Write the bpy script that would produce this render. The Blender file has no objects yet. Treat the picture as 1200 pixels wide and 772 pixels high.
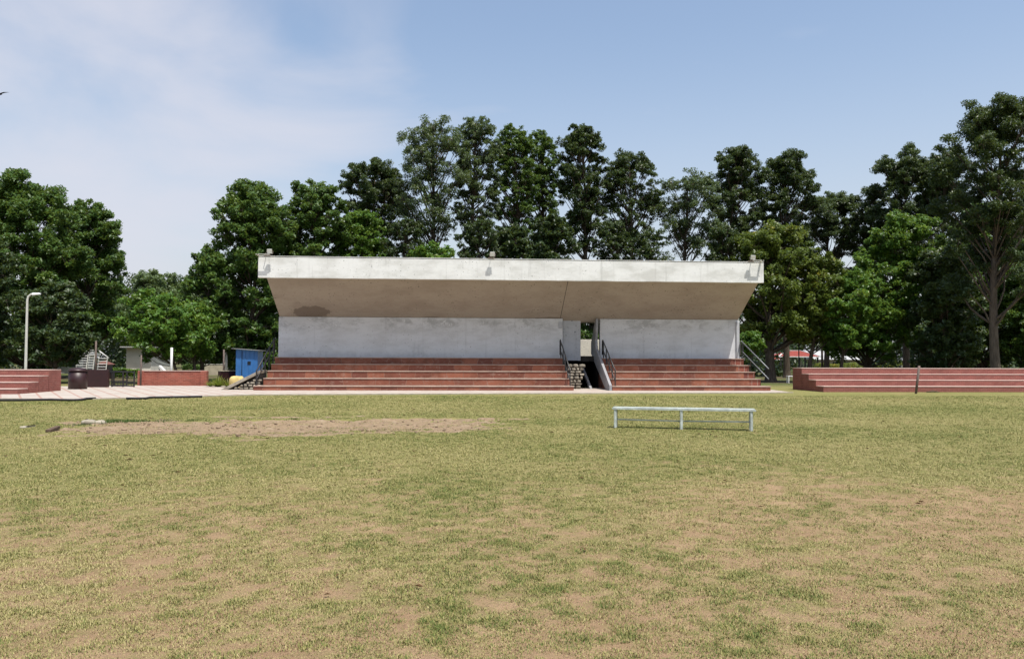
import bpy, math, random
import numpy as np
from math import radians as R, sin, cos, tan, atan, pi
from mathutils import Matrix, Vector
random.seed(7)
rng = np.random.default_rng(11)
scene = bpy.context.scene
col = scene.collection

# ------------------------------------------------------------------ camera
EYE = 1.6
FPX = 930.0                       # focal length in photo pixels (1200 wide)
YAW, PITCH, ROLL = R(4.0), atan(34 / 930.0), R(0.2)
cam = bpy.data.cameras.new('camera')
cam.sensor_width = 36.0
cam.lens = 36.0 * FPX / 1200.0
cam.clip_start, cam.clip_end = 0.1, 3000.0
camo = bpy.data.objects.new('camera', cam)
col.objects.link(camo)
CM = Matrix.Rotation(-YAW, 4, 'Z') @ Matrix.Rotation(pi / 2 + PITCH, 4, 'X') @ Matrix.Rotation(ROLL, 4, 'Z')
camo.matrix_world = Matrix.Translation((0, 0, EYE)) @ CM
scene.camera = camo
C3 = CM.to_3x3()

def ray(px, py):
    return C3 @ Vector(((px - 600) / FPX, -(py - 386) / FPX, -1.0))
def P(px, py, Y):                 # point of the vertical plane y=Y seen at a pixel
    d = ray(px, py)
    t = Y / d.y
    return (d.x * t, Y, EYE + d.z * t)
def G(px, py):                    # point on the ground seen at a pixel
    d = ray(px, py)
    t = -EYE / d.z
    return (d.x * t, d.y * t)

# ------------------------------------------------------------------ noise
_tab = np.random.default_rng(5).random((256, 256))
def vnoise(x, y, s=0):
    x = np.asarray(x, float) + 31.7 * s + 1000
    y = np.asarray(y, float) + 17.3 * s + 1000
    xi = np.floor(x).astype(int); yi = np.floor(y).astype(int)
    fx = x - xi; fy = y - yi
    fx = fx * fx * (3 - 2 * fx); fy = fy * fy * (3 - 2 * fy)
    a = _tab[xi & 255, yi & 255]; b = _tab[(xi + 1) & 255, yi & 255]
    c = _tab[xi & 255, (yi + 1) & 255]; d = _tab[(xi + 1) & 255, (yi + 1) & 255]
    return (a * (1 - fx) + b * fx) * (1 - fy) + (c * (1 - fx) + d * fx) * fy
def fbm(x, y, sc, o=4, s=0):
    v = 0; a = 0.5; t = 0
    for k in range(o):
        v = v + a * vnoise(np.asarray(x) * sc, np.asarray(y) * sc, s + k); t += a
        a *= 0.55; sc *= 2.03
    return v / t

# ------------------------------------------------------------------ tagging
def tag(o, label=None, cat=None, group=None, kind=None):
    if label: o['label'] = label
    if cat: o['category'] = cat
    if group: o['group'] = group
    if kind: o['kind'] = kind
    return o
WL = {}
def empty(name, loc, label, cat, group=None):
    o = bpy.data.objects.new(name, None)
    o.empty_display_size = 0.3
    col.objects.link(o); o.location = loc
    WL[o] = Vector(loc)
    return tag(o, label, cat, group)

def link_mesh(name, me, mat, parent=None, origin=None):
    """me holds world coordinates; it is shifted to its parent's (or its own) origin"""
    n = len(me.vertices)
    co = np.empty(n * 3, np.float32); me.vertices.foreach_get('co', co); co = co.reshape(-1, 3)
    if parent is not None: off = WL[parent]
    else:
        if origin is None:
            mn, mx = co.min(0), co.max(0)
            origin = ((mn[0] + mx[0]) / 2, (mn[1] + mx[1]) / 2, mn[2])
        off = Vector(origin)
    co -= np.array(off, np.float32)
    me.vertices.foreach_set('co', co.ravel())
    if mat is not None: me.materials.append(mat)
    me.update()
    o = bpy.data.objects.new(name, me)
    col.objects.link(o)
    if parent is not None:
        o.parent = parent; WL[o] = WL[parent].copy()
    else:
        o.location = off; WL[o] = Vector(off)
    return o

class MB:
    def __init__(s): s.v = []; s.f = []; s.sm = []
    def add(s, vs, fs, smooth=False):
        b = len(s.v); s.v += [tuple(v) for v in vs]
        s.f += [tuple(b + i for i in f) for f in fs]; s.sm += [smooth] * len(fs)
        return s
    def box(s, x0, x1, y0, y1, z0, z1):
        return s.add([(x0,y0,z0),(x1,y0,z0),(x1,y1,z0),(x0,y1,z0),(x0,y0,z1),(x1,y0,z1),(x1,y1,z1),(x0,y1,z1)],
                     [(0,3,2,1),(4,5,6,7),(0,1,5,4),(1,2,6,5),(2,3,7,6),(3,0,4,7)])
    def bar(s, a, b, w, h, up=(0,0,1)):          # rectangular bar from a to b
        a = Vector(a); b = Vector(b); d = (b - a).normalized(); u = Vector(up)
        if abs(d.dot(u)) > .98: u = Vector((0,1,0))
        r = d.cross(u).normalized() * w / 2; t = r.cross(d).normalized() * h / 2
        vs = [p + i * r + j * t for p in (a, b) for i, j in ((-1,-1),(1,-1),(1,1),(-1,1))]
        return s.add(vs, [(0,1,2,3),(4,7,6,5),(0,4,5,1),(1,5,6,2),(2,6,7,3),(3,7,4,0)])
    def prism(s, poly, axis, a, b):              # poly in the two other axes
        n = len(poly)
        def mk(p, t):
            if axis == 'x': return (t, p[0], p[1])
            if axis == 'y': return (p[0], t, p[1])
            return (p[0], p[1], t)
        vs = [mk(p, a) for p in poly] + [mk(p, b) for p in poly]
        fs = [tuple(range(n)), tuple(range(2*n-1, n-1, -1))]
        fs += [(i, (i+1) % n + 0, (i+1) % n + n, i + n)[::-1] for i in range(n)]
        return s.add(vs, fs)
    def tube(s, pts, rad, n=8, smooth=True, caps=True):
        pts = [Vector(p) for p in pts]
        if not hasattr(rad, '__len__'): rad = [rad] * len(pts)
        vs = []; fs = []
        t0 = (pts[1] - pts[0]).normalized()
        u = t0.orthogonal().normalized()
        for i, p in enumerate(pts):
            t = (pts[min(i+1, len(pts)-1)] - pts[max(i-1, 0)]).normalized()
            u = (u - t * u.dot(t)).normalized(); w = t.cross(u)
            for k in range(n):
                a = 2*pi*k/n
                vs.append(p + (u*cos(a) + w*sin(a)) * rad[i])
        for i in range(len(pts)-1):
            for k in range(n):
                fs.append((i*n+k, i*n+(k+1) % n, (i+1)*n+(k+1) % n, (i+1)*n+k))
        s.add(vs, fs, smooth)
        if caps:
            b = len(s.v) - len(vs)
            s.f.append(tuple(b + k for k in range(n))[::-1]); s.sm.append(False)
            s.f.append(tuple(b + (len(pts)-1)*n + k for k in range(n))); s.sm.append(False)
        return s
    def rock(s, c, r, seed=0, n=10, m=7, e=2.0):
        rr = random.Random(seed); vs = []; fs = []
        ph = [rr.random()*6 for _ in range(6)]
        for j in range(m+1):
            th = pi*j/m
            for k in range(n):
                a = 2*pi*k/n
                d = Vector((sin(th)*cos(a), sin(th)*sin(a), cos(th)))
                q = 1 + .13*sin(3*a+ph[0])*sin(2*th+ph[1]) + .1*sin(5*a+ph[2]+2*th)
                p = Vector([math.copysign(abs(x)**(2/e/1.25), x) for x in d])
                vs.append((c[0]+p.x*r[0]*q, c[1]+p.y*r[1]*q, c[2]+p.z*r[2]*q))
        for j in range(m):
            for k in range(n):
                fs.append((j*n+k, (j+1)*n+k, (j+1)*n+(k+1) % n, j*n+(k+1) % n))
        return s.add(vs, fs, True)
    def build(s, name, mat, parent=None, bevel=0, origin=None):
        me = bpy.data.meshes.new(name)
        me.from_pydata(s.v, [], s.f)
        me.polygons.foreach_set('use_smooth', s.sm)
        o = link_mesh(name, me, mat, parent, origin)
        if bevel:
            b = o.modifiers.new('bevel', 'BEVEL'); b.width = bevel; b.segments = 2
            b.limit_method = 'ANGLE'; b.angle_limit = R(40)
        return o

def np_mesh(name, verts, faces, attr=None):
    """verts (N,3), faces (M,k) arrays"""
    me = bpy.data.meshes.new(name)
    n, m, k = len(verts), len(faces), faces.shape[1]
    me.vertices.add(n); me.vertices.foreach_set('co', verts.astype(np.float32).ravel())
    me.loops.add(m*k); me.loops.foreach_set('vertex_index', faces.astype(np.int32).ravel())
    me.polygons.add(m); me.polygons.foreach_set('loop_start', np.arange(0, m*k, k, dtype=np.int32))
    try: me.polygons.foreach_set('loop_total', np.full(m, k, np.int32))
    except Exception: pass
    if attr:
        for an, (dom, arr) in attr.items():
            a = me.attributes.new(an, 'FLOAT', dom); a.data.foreach_set('value', arr.astype(np.float32).ravel())
    me.update(calc_edges=True)
    return me

# ------------------------------------------------------------------ materials
class NT:
    def __init__(s, name, rough=.8, spec=.3):
        s.m = bpy.data.materials.new(name); s.m.use_nodes = True
        s.t = s.m.node_tree; s.t.nodes.clear()
        s.out = s.n('ShaderNodeOutputMaterial'); s.b = s.n('ShaderNodeBsdfPrincipled')
        s.b.inputs['Roughness'].default_value = rough
        s.b.inputs['Specular IOR Level'].default_value = spec
        s.l(s.b.outputs[0], s.out.inputs[0])
        s.co = s.n('ShaderNodeTexCoord').outputs['Object']
        s.geo = s.n('ShaderNodeNewGeometry')
        s.pos = s.geo.outputs['Position']
    def n(s, t, **k):
        x = s.t.nodes.new(t)
        for a, b in k.items(): setattr(x, a, b)
        return x
    def l(s, a, b): s.t.links.new(a, b)
    def map(s, src, sc=(1,1,1), loc=(0,0,0)):
        x = s.n('ShaderNodeMapping'); s.l(src, x.inputs[0])
        x.inputs['Scale'].default_value = sc; x.inputs['Location'].default_value = loc
        return x.outputs[0]
    def noise(s, src, scale, det=6, rough=.6, dist=0):
        x = s.n('ShaderNodeTexNoise'); s.l(src, x.inputs['Vector'])
        x.inputs['Scale'].default_value = scale; x.inputs['Detail'].default_value = det
        x.inputs['Roughness'].default_value = rough; x.inputs['Distortion'].default_value = dist
        return x.outputs['Fac']
    def ramp(s, src, a, b, lo=0., hi=1.):
        x = s.n('ShaderNodeMapRange'); x.clamp = True; x.interpolation_type = 'SMOOTHSTEP'
        s.l(src, x.inputs[0])
        for i, v in enumerate((a, b, lo, hi)): x.inputs[i+1].default_value = v
        return x.outputs[0]
    def mix(s, f, a, b, mode='MIX'):
        x = s.n('ShaderNodeMix', data_type='RGBA', blend_type=mode)
        s.put(x.inputs[0], f); s.put(x.inputs[6], a); s.put(x.inputs[7], b)
        return x.outputs[2]
    def put(s, sock, v):
        if hasattr(v, 'links') or hasattr(v, 'is_linked'): s.l(v, sock)
        elif isinstance(v, (tuple, list)): sock.default_value = tuple(v) + (1,) if len(v) == 3 else v
        else: sock.default_value = v
    def math(s, op, a, b=0.):
        x = s.n('ShaderNodeMath', operation=op); s.put(x.inputs[0], a); s.put(x.inputs[1], b)
        return x.outputs[0]
    def bump(s, h, dist=.01, st=1., nrm=None):
        x = s.n('ShaderNodeBump'); x.inputs['Distance'].default_value = dist
        x.inputs['Strength'].default_value = st; s.l(h, x.inputs['Height'])
        if nrm is not None: s.l(nrm, x.inputs['Normal'])
        s.l(x.outputs[0], s.b.inputs['Normal']); return x.outputs[0]
    def color(s, c): s.put(s.b.inputs['Base Color'], c); return s.m
    def sep(s, src):
        x = s.n('ShaderNodeSeparateXYZ'); s.l(src, x.inputs[0]); return x.outputs
    def comb(s, a, b, c):
        x = s.n('ShaderNodeCombineXYZ'); s.put(x.inputs[0], a); s.put(x.inputs[1], b); s.put(x.inputs[2], c)
        return x.outputs[0]

def plain(name, c, rough=.6, metal=0, var=.25, spec=.3, sc=6):
    t = NT(name, rough, spec); t.b.inputs['Metallic'].default_value = metal
    f = t.ramp(t.noise(t.pos, sc, 5), .3, .7)
    dk = tuple(x*(1-var) for x in c)
    f2 = t.ramp(t.noise(t.pos, sc*7, 3), .45, .75, 0, .5)
    t.color(t.mix(f2, t.mix(f, dk, c), tuple(x*(1-var*1.2) for x in c)))
    t.bump(t.noise(t.pos, sc*8, 4), .002, .5)
    return t.m

def make_whitewash(name, base, dirty, peel_z=None, stain=None, stain_col=(.2,.17,.14)):
    t = NT(name, .85, .2)
    n1 = t.ramp(t.noise(t.map(t.pos, (.5,.5,1.2)), 1.3, 8, .65), .38, .68)
    c = t.mix(n1, base, dirty)
    fine = t.ramp(t.noise(t.pos, 9, 8, .7), .5, .75, 0, .35)
    c = t.mix(fine, c, tuple(x*.72 for x in base))
    # vertical rain streaks
    st = t.ramp(t.noise(t.map(t.pos, (3.2, 3.2, .22)), 1.6, 5, .6), .55, .78, 0, .38)
    c = t.mix(st, c, tuple(x*.62 for x in dirty))
    pits = t.ramp(t.noise(t.pos, 11, 2, .5), .66, .70, 0, .85)
    pm = t.ramp(t.noise(t.pos, .8, 3), .42, .56)
    c = t.mix(t.math('MULTIPLY', pits, pm), c, tuple(x*.3 for x in dirty))
    z = t.sep(t.pos)[2]
    if peel_z:
        z0, z1 = peel_z
        zm = t.ramp(z, z0, z1)
        pn = t.noise(t.map(t.pos, (.55,.55,1.1)), 1.5, 10, .68, .5)
        patch = t.math('MULTIPLY', t.ramp(pn, .47, .60, 0, .75), zm)
        c = t.mix(patch, c, tuple(x*.66 for x in dirty))
        ed = t.ramp(pn, .555, .575); ed2 = t.ramp(pn, .60, .58)
        e = t.math('MULTIPLY', t.math('MULTIPLY', ed, ed2), zm)
        e = t.math('MULTIPLY', e, t.ramp(t.noise(t.pos, 3., 4), .45, .6, 0, .7))
        c = t.mix(e, c, (.78,.79,.80))
    if peel_z:
        gz = t.math('ADD', z, t.math('MULTIPLY', t.noise(t.map(t.pos, (1.6,1.6,.8)), 1.2, 6, .65), 1.1))
        c = t.mix(t.ramp(gz, 2.5, 2.05, 0, .35), c, tuple(x*.68 for x in dirty))
        c = t.mix(t.ramp(t.noise(t.pos, 2.2, 8, .7), 0.58, .66, 0, .25), c, tuple(x*.75 for x in dirty))
    if stain:
        for (sx, sz, rx, rz, k) in stain:
            s_ = t.sep(t.pos)
            dx = t.math('MULTIPLY', t.math('SUBTRACT', s_[0], sx), 1/rx)
            dz = t.math('MULTIPLY', t.math('SUBTRACT', s_[2], sz), 1/rz)
            d = t.math('ADD', t.math('MULTIPLY', dx, dx), t.math('MULTIPLY', dz, dz))
            d = t.math('ADD', d, t.math('MULTIPLY', t.math('SUBTRACT', t.noise(t.pos, 2.2, 6, .65), .5), 2.6))
            c = t.mix(t.ramp(d, 1.15, .75, 0, k), c, stain_col)
    t.bump(t.noise(t.pos, 14, 8, .65), .006, .8)
    return t.color(c)

def make_stone(name, base, alt, seam_w=.75, rowh=10., off=0., mortar=(.42,.3,.24), dark=.45, dirt=.5, rough=.85, warp=False):
    """red sandstone / painted brick: joints from a brick texture laid along x and z"""
    t = NT(name, rough, .25)
    s_ = t.sep(t.pos)
    wx = t.math('MULTIPLY', t.noise(t.map(t.pos, (.9,.9,2.)), 1.0, 1), .5) if warp else 0.
    vec = t.comb(t.math('ADD', t.math('ADD', t.math('ADD', s_[0], s_[1]), off), wx), t.math('ADD', s_[2], .0955 if warp else 0.), 0.)
    br = t.n('ShaderNodeTexBrick'); t.l(vec, br.inputs['Vector'])
    br.inputs['Scale'].default_value = 1.0
    br.inputs['Brick Width'].default_value = seam_w; br.inputs['Row Height'].default_value = rowh
    br.inputs['Mortar Size'].default_value = .012 if rowh < 1 else .016
    br.inputs['Mortar Smooth'].default_value = .4
    br.inputs['Color1'].default_value = base + (1,); br.inputs['Color2'].default_value = alt + (1,)
    br.inputs['Mortar'].default_value = mortar + (1,)
    n1 = t.ramp(t.noise(t.pos, 1.1, 7, .65), .42, .7, 0, .6)
    c = t.mix(n1, br.outputs['Color'], tuple(x*dark for x in base))
    n2 = t.ramp(t.noise(t.map(t.pos, (1,1,2.5)), 4, 7, .7), .5, .72, 0, dirt)
    c = t.mix(n2, c, (.30,.2,.155))
    n3 = t.ramp(t.noise(t.pos, 28, 3, .6), .55, .72, 0, .4)
    c = t.mix(n3, c, tuple(x*.5 for x in base))
    h = t.math('ADD', t.math('MULTIPLY', br.outputs['Fac'], -1.), t.noise(t.pos, 22, 6, .7))
    t.bump(h, .008, .8)
    return t.color(c)

def make_leaf(name, a, b, c3, trans=.3, rough=.45):
    t = NT(name, rough, .35)
    at = t.n('ShaderNodeAttribute'); at.attribute_name = 'tone'
    f = at.outputs['Fac']
    c = t.mix(t.ramp(f, 0, .55), a, b)
    c = t.mix(t.ramp(f, .62, 1.), c, c3)
    t.color(c)
    tr = t.n('ShaderNodeBsdfTranslucent')
    t.l(t.mix(.5, c, (.28,.36,.05), 'MIX'), tr.inputs[0])
    mx = t.n('ShaderNodeMixShader'); mx.inputs[0].default_value = trans
    t.l(t.b.outputs[0], mx.inputs[1]); t.l(tr.outputs[0], mx.inputs[2]); t.l(mx.outputs[0], t.out.inputs[0])
    return t.m

def make_bark(name, c, d):
    t = NT(name, .95, .1)
    n = t.noise(t.map(t.pos, (4,4,.8)), 2.4, 7, .7)
    t.color(t.mix(t.ramp(n, .35, .65), c, d)); t.bump(n, .03, 1.)
    return t.m

M = {}
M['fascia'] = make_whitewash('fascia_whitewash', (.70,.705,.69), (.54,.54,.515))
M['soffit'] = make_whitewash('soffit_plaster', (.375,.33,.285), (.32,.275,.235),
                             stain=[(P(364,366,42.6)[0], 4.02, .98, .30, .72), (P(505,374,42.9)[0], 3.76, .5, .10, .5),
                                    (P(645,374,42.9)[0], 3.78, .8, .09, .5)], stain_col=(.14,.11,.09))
M['wall'] = make_whitewash('wall_whitewash', (.60,.61,.63), (.51,.515,.525), peel_z=(2.75, 3.5))
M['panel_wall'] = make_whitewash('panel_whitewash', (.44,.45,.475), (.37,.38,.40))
M['concrete'] = make_whitewash('grey_concrete', (.30,.30,.31), (.22,.22,.23))
M['cream'] = make_whitewash('cream_paint', (.72,.69,.60), (.6,.57,.5))
M['stand_stone'] = make_stone('red_sandstone', (.30,.112,.066), (.165,.058,.04), .80, .345, 0, (.28,.17,.125), .40, .7, warp=True)
M['tread_stone'] = plain('tread_cement', (.42,.31,.25), .85, 0, .35, .3, 2.)
M['end_stone'] = make_stone('red_sandstone_block', (.27,.085,.055), (.12,.042,.035), .30, 10, .1)
M['red_brick'] = make_stone('red_painted_brick', (.26,.094,.074), (.205,.072,.06), .24, .085, 0, (.31,.125,.105), .6, .3)
M['coping'] = plain('pink_cement', (.50,.36,.31), .8, 0, .2)
M['old_brick'] = make_stone('old_red_brick', (.36,.10,.07), (.24,.07,.05), .24, .08, 0, (.33,.14,.1), .4, .4)
M['maroon'] = plain('maroon_paint_and_shade', (.032,.010,.010), .45, 0, .3, .5)  # drum's own paint; also carries the set-back wall's shade and the black gap
M['black_iron'] = plain('black_painted_iron', (.018,.018,.02), .45, 0, .2, .5, 14)
M['steel'] = plain('weathered_steel', (.20,.21,.22), .45, .3, .3, .5, 14)
M['rust_steel'] = plain('rusty_steel', (.17,.13,.11), .7, .2, .4, .3, 14)
M['pale_metal'] = plain('pale_painted_metal', (.53,.58,.54), .5, 0, .4, .4, 5)
M['lamp_metal'] = plain('grey_white_metal', (.55,.55,.50), .45, 0, .15, .4, 10)
M['rubble'] = plain('rubble_stone', (.34,.30,.24), .9, 0, .6, .2, 3)
M['mortar_dark'] = plain('dark_mortar', (.05,.045,.04), .95, 0, .4, .1, 5)
M['passage_shade'] = plain('under_landing_shade', (.035,.03,.028), .95, 0, .4, .1, 3)  # shade of the enclosed passage put into the colour
M['slab'] = plain('ramp_concrete', (.36,.32,.26), .9, 0, .4, .2, 3)
M['blue'] = plain('blue_sheet_metal', (.035,.155,.42), .4, .0, .22, .45, 3)
M['blue_dark'] = plain('blue_dark_hole', (.008,.012,.02), .6)
M['grey_sheet'] = plain('grey_roof_sheet', (.30,.30,.30), .5, .3, .3)
M['red_roof'] = plain('red_roof_tiles', (.27,.05,.032), .6, 0, .25, .3, 3)
M['brown_roof'] = plain('brown_roof', (.18,.075,.06), .7, 0, .3)
M['white_paint'] = plain('white_paint', (.74,.74,.72), .6, 0, .12, .3, 4)
M['white_roof'] = plain('white_roof_sheet', (.46,.46,.45), .5, 0, .1, .3, 3)
M['grey_wall'] = plain('grey_plaster', (.42,.42,.40), .85, 0, .25, .2, 2)
M['beige'] = plain('beige_parapet', (.45,.40,.30), .85, 0, .25, .2, 3)
M['car_white'] = plain('white_car_paint', (.75,.76,.78), .2, 0, .03, .6, 2)
M['glass'] = plain('dark_glass', (.03,.035,.04), .08, 0, .1, .8)
M['rubber'] = plain('black_rubber', (.02,.02,.022), .7, 0, .2, .3)
M['yellow_rock'] = plain('yellow_rock', (.62,.48,.20), .85, 0, .3, .2, 4)
M['timber'] = plain('weathered_timber', (.13,.09,.065), .9, 0, .4, .2, 8)
M['pale_stone'] = plain('pale_stone_slab', (.60,.54,.44), .9, 0, .2, .2, 5)
M['kerb'] = plain('grey_kerb', (.40,.36,.28), .9, 0, .35, .2, 5)
M['bird'] = plain('dark_feathers', (.03,.03,.035), .7, 0, .2, .2, 30)
M['lamp_glass'] = plain('lamp_lens', (.75,.77,.78), .15, 0, .05, .7, 4)
M['bark'] = make_bark('dark_bark', (.055,.042,.032), (.11,.09,.07))
M['bark_pale'] = make_bark('pale_bark', (.065,.052,.042), (.115,.095,.075))
L_ = {
 'mid':    make_leaf('leaf_mid_green', (.030,.064,.015), (.062,.125,.024), (.13,.19,.036)),
 'dark':   make_leaf('leaf_dark_green', (.016,.034,.011), (.036,.064,.020), (.075,.10,.03), .2),
 'grey':   make_leaf('leaf_greyish_green', (.034,.060,.028), (.070,.108,.048), (.13,.16,.07), .28),
 'bright': make_leaf('leaf_bright_green', (.040,.095,.014), (.078,.17,.022), (.18,.26,.032), .36),
 'yellow': make_leaf('leaf_yellowish_green', (.038,.072,.014), (.095,.135,.022), (.30,.26,.03), .3),
 'pale':   make_leaf('leaf_pale_green', (.07,.11,.045), (.11,.16,.065), (.16,.21,.08), .3),
 'hedge':  make_leaf('leaf_hedge', (.10,.13,.02), (.18,.22,.03), (.30,.20,.03), .3),
}
# ------------------------------------------------------------------ ground
PATCH = [(-11.3,17.2),(-9.6,16.2),(-7,15.5),(-3,15.55),(0.4,16.4),(1.45,18.2),(1.4,20.6),(0.2,21.6),(-3,21.55),(-7,21.2),(-10.6,20.4),(-12.2,18.9)]
PATCH = [G(70,512), G(150,513), G(270,511), G(400,508), G(520,506.5), G(598,502), G(618,496.5), G(596,491), G(480,489.5),
         G(330,489.5), G(200,491.5), G(110,495), G(62,503)]
def sdist_patch(x, y):
    """signed distance to the dug cricket strip (positive inside)"""
    x = np.asarray(x, float); y = np.asarray(y, float)
    d = np.full(x.shape, 1e9); ins = np.zeros(x.shape, bool)
    n = len(PATCH)
    for i in range(n):
        ax, ay = PATCH[i]; bx, by = PATCH[(i+1) % n]
        ex, ey = bx-ax, by-ay
        t = np.clip(((x-ax)*ex + (y-ay)*ey) / (ex*ex+ey*ey), 0, 1)
        d = np.minimum(d, np.hypot(x-ax-t*ex, y-ay-t*ey))
        c = ((ay > y) != (by > y)) & (x < ex * (y-ay) / (ey + 1e-12) + ax)
        ins ^= c
    return np.where(ins, d, -d)
def patch_mask(x, y):
    d = sdist_patch(x, y)*.8 + .05 + (fbm(np.asarray(x)*.55, y, .9, 5, 3) - .5) * 3.0 + (fbm(x, np.asarray(y)*1.4, 3.2, 4, 9) - .5) * 1.7
    return d
def bare(x, y):
    """0 = thick lawn, 1 = bare soil"""
    x = np.asarray(x, float); y = np.asarray(y, float)
    n = fbm(x, y, .33, 6, 1)
    n2 = fbm(x, y, 1.9, 4, 21)
    near = np.clip((14.0 - y) / 11.0, 0, 1)
    right = np.clip((x + 1) / 6.0, 0, 1) * np.clip((13 - y) / 6, 0, 1)
    n3 = fbm(x, y, 5.5, 3, 25)
    n4 = fbm(x, y, 11., 2, 27)
    v = n * .27 + n2 * .20 + n3 * .25 + n4 * .28 + near * .285 + right * .045 - .465
    v = v - np.clip((y-14)/14, 0, 1) * .05
    return np.clip(v / .34, 0, 1)
def ground_z(x, y):
    b = (fbm(x, y, .25, 3, 60) - .5) * .05 + (fbm(x, y, 1.3, 3, 61) - .5) * .018
    fade = np.clip((30.5 - np.asarray(y)) / 5, 0, 1)
    d = patch_mask(x, y)
    dig = -.06 * np.clip(d / .5, 0, 1) + .18 * np.clip(d/.3, 0, 1) * (fbm(x, y, 3.2, 4, 70) - .42)
    return b * fade + dig * fade

def axis(parts):
    out = []
    for a, b, s in parts: out += list(np.arange(a, b - 1e-6, s))
    out.append(parts[-1][1]); return np.array(out)
gx = axis([(-900,-200,100),(-200,-40,10),(-40,-16,.6),(-16,16,.1),(16,40,.6),(40,200,10),(200,900,100)])
gy = axis([(-60,0,10),(0,2.5,.5),(2.5,24,.1),(24,48,.4),(48,120,6),(120,300,30),(300,1500,200)])
XX, YY = np.meshgrid(gx, gy)
ZZ = ground_z(XX, YY) * (np.abs(XX) < 45)
nx, ny = len(gx), len(gy)
V = np.stack([XX, YY, ZZ], -1).reshape(-1, 3)
idx = np.arange(nx*ny).reshape(ny, nx)
F = np.stack([idx[:-1,:-1], idx[:-1,1:], idx[1:,1:], idx[1:,:-1]], -1).reshape(-1, 4)
pm = np.clip(patch_mask(XX, YY) / .5 + .35, 0, 1)
me = np_mesh('lawn', V, F, {'bare': ('POINT', bare(XX, YY)), 'dug': ('POINT', pm)})
me.polygons.foreach_set('use_smooth', np.ones(len(F), bool))

t = NT('lawn_ground', .95, .1)
ab = t.n('ShaderNodeAttribute'); ab.attribute_name = 'bare'
ad = t.n('ShaderNodeAttribute'); ad.attribute_name = 'dug'
n_big = t.noise(t.pos, .16, 5, .6, .3)
n_mid = t.noise(t.pos, 1.6, 6, .65)
n_fine = t.noise(t.pos, 14, 5, .7)
n_vf = t.noise(t.map(t.pos, (1,1,1)), 55, 4, .7)
grass = t.mix(t.ramp(n_mid, .35, .65), (.165,.175,.050), (.25,.235,.085))
grass = t.mix(t.ramp(n_big, .40, .62), grass, (.26,.24,.092))
grass = t.mix(t.ramp(n_fine, .42, .62, 0, .8), grass, (.13,.14,.045))
grass = t.mix(t.ramp(n_vf, .5, .68, 0, .7), grass, (.34,.285,.125))
soil = t.mix(t.ramp(n_mid, .3, .7), (.33,.215,.125), (.41,.28,.165))
soil = t.mix(t.ramp(n_vf, .5, .7, 0, .6), soil, (.22,.16,.10))
soil = t.mix(t.ramp(n_fine, .56, .70, 0, .5), soil, (.24,.20,.10))
bf = t.math('ADD', ab.outputs['Fac'], t.math('MULTIPLY', t.math('SUBTRACT', n_fine, .5), 1.5))
c = t.mix(t.ramp(bf, .1, 1.05), grass, soil)
dug = t.mix(t.ramp(n_fine, .3, .7), (.345,.255,.165), (.25,.18,.11))
dug = t.mix(t.ramp(t.noise(t.pos, 3.5, 7, .7), .55, .7, 0, .8), dug, (.42,.335,.235))
dug = t.mix(t.ramp(t.noise(t.pos, 5, 6, .75), .60, .68, 0, .75), dug, (.15,.10,.065))
df = t.math('ADD', ad.outputs['Fac'], t.math('MULTIPLY', t.math('SUBTRACT', n_fine, .5), 1.0))
c = t.mix(t.ramp(df, .45, .7), c, dug)
yy = t.sep(t.pos)[1]
litter = t.mix(t.ramp(n_mid, .35, .65), (.07,.055,.035), (.13,.11,.06))
litter = t.mix(t.ramp(n_big, .45, .6), litter, (.09,.11,.035))
ym = t.ramp(t.math('ADD', yy, t.math('MULTIPLY', n_big, 12.)), 49, 58)
c = t.mix(ym, c, litter)
h = t.math('ADD', n_vf, n_fine)
t.bump(h, .03, 1.)
t.color(c)
tag(link_mesh('lawn', me, t.m, None, (0,0,0)), kind='structure')

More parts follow.
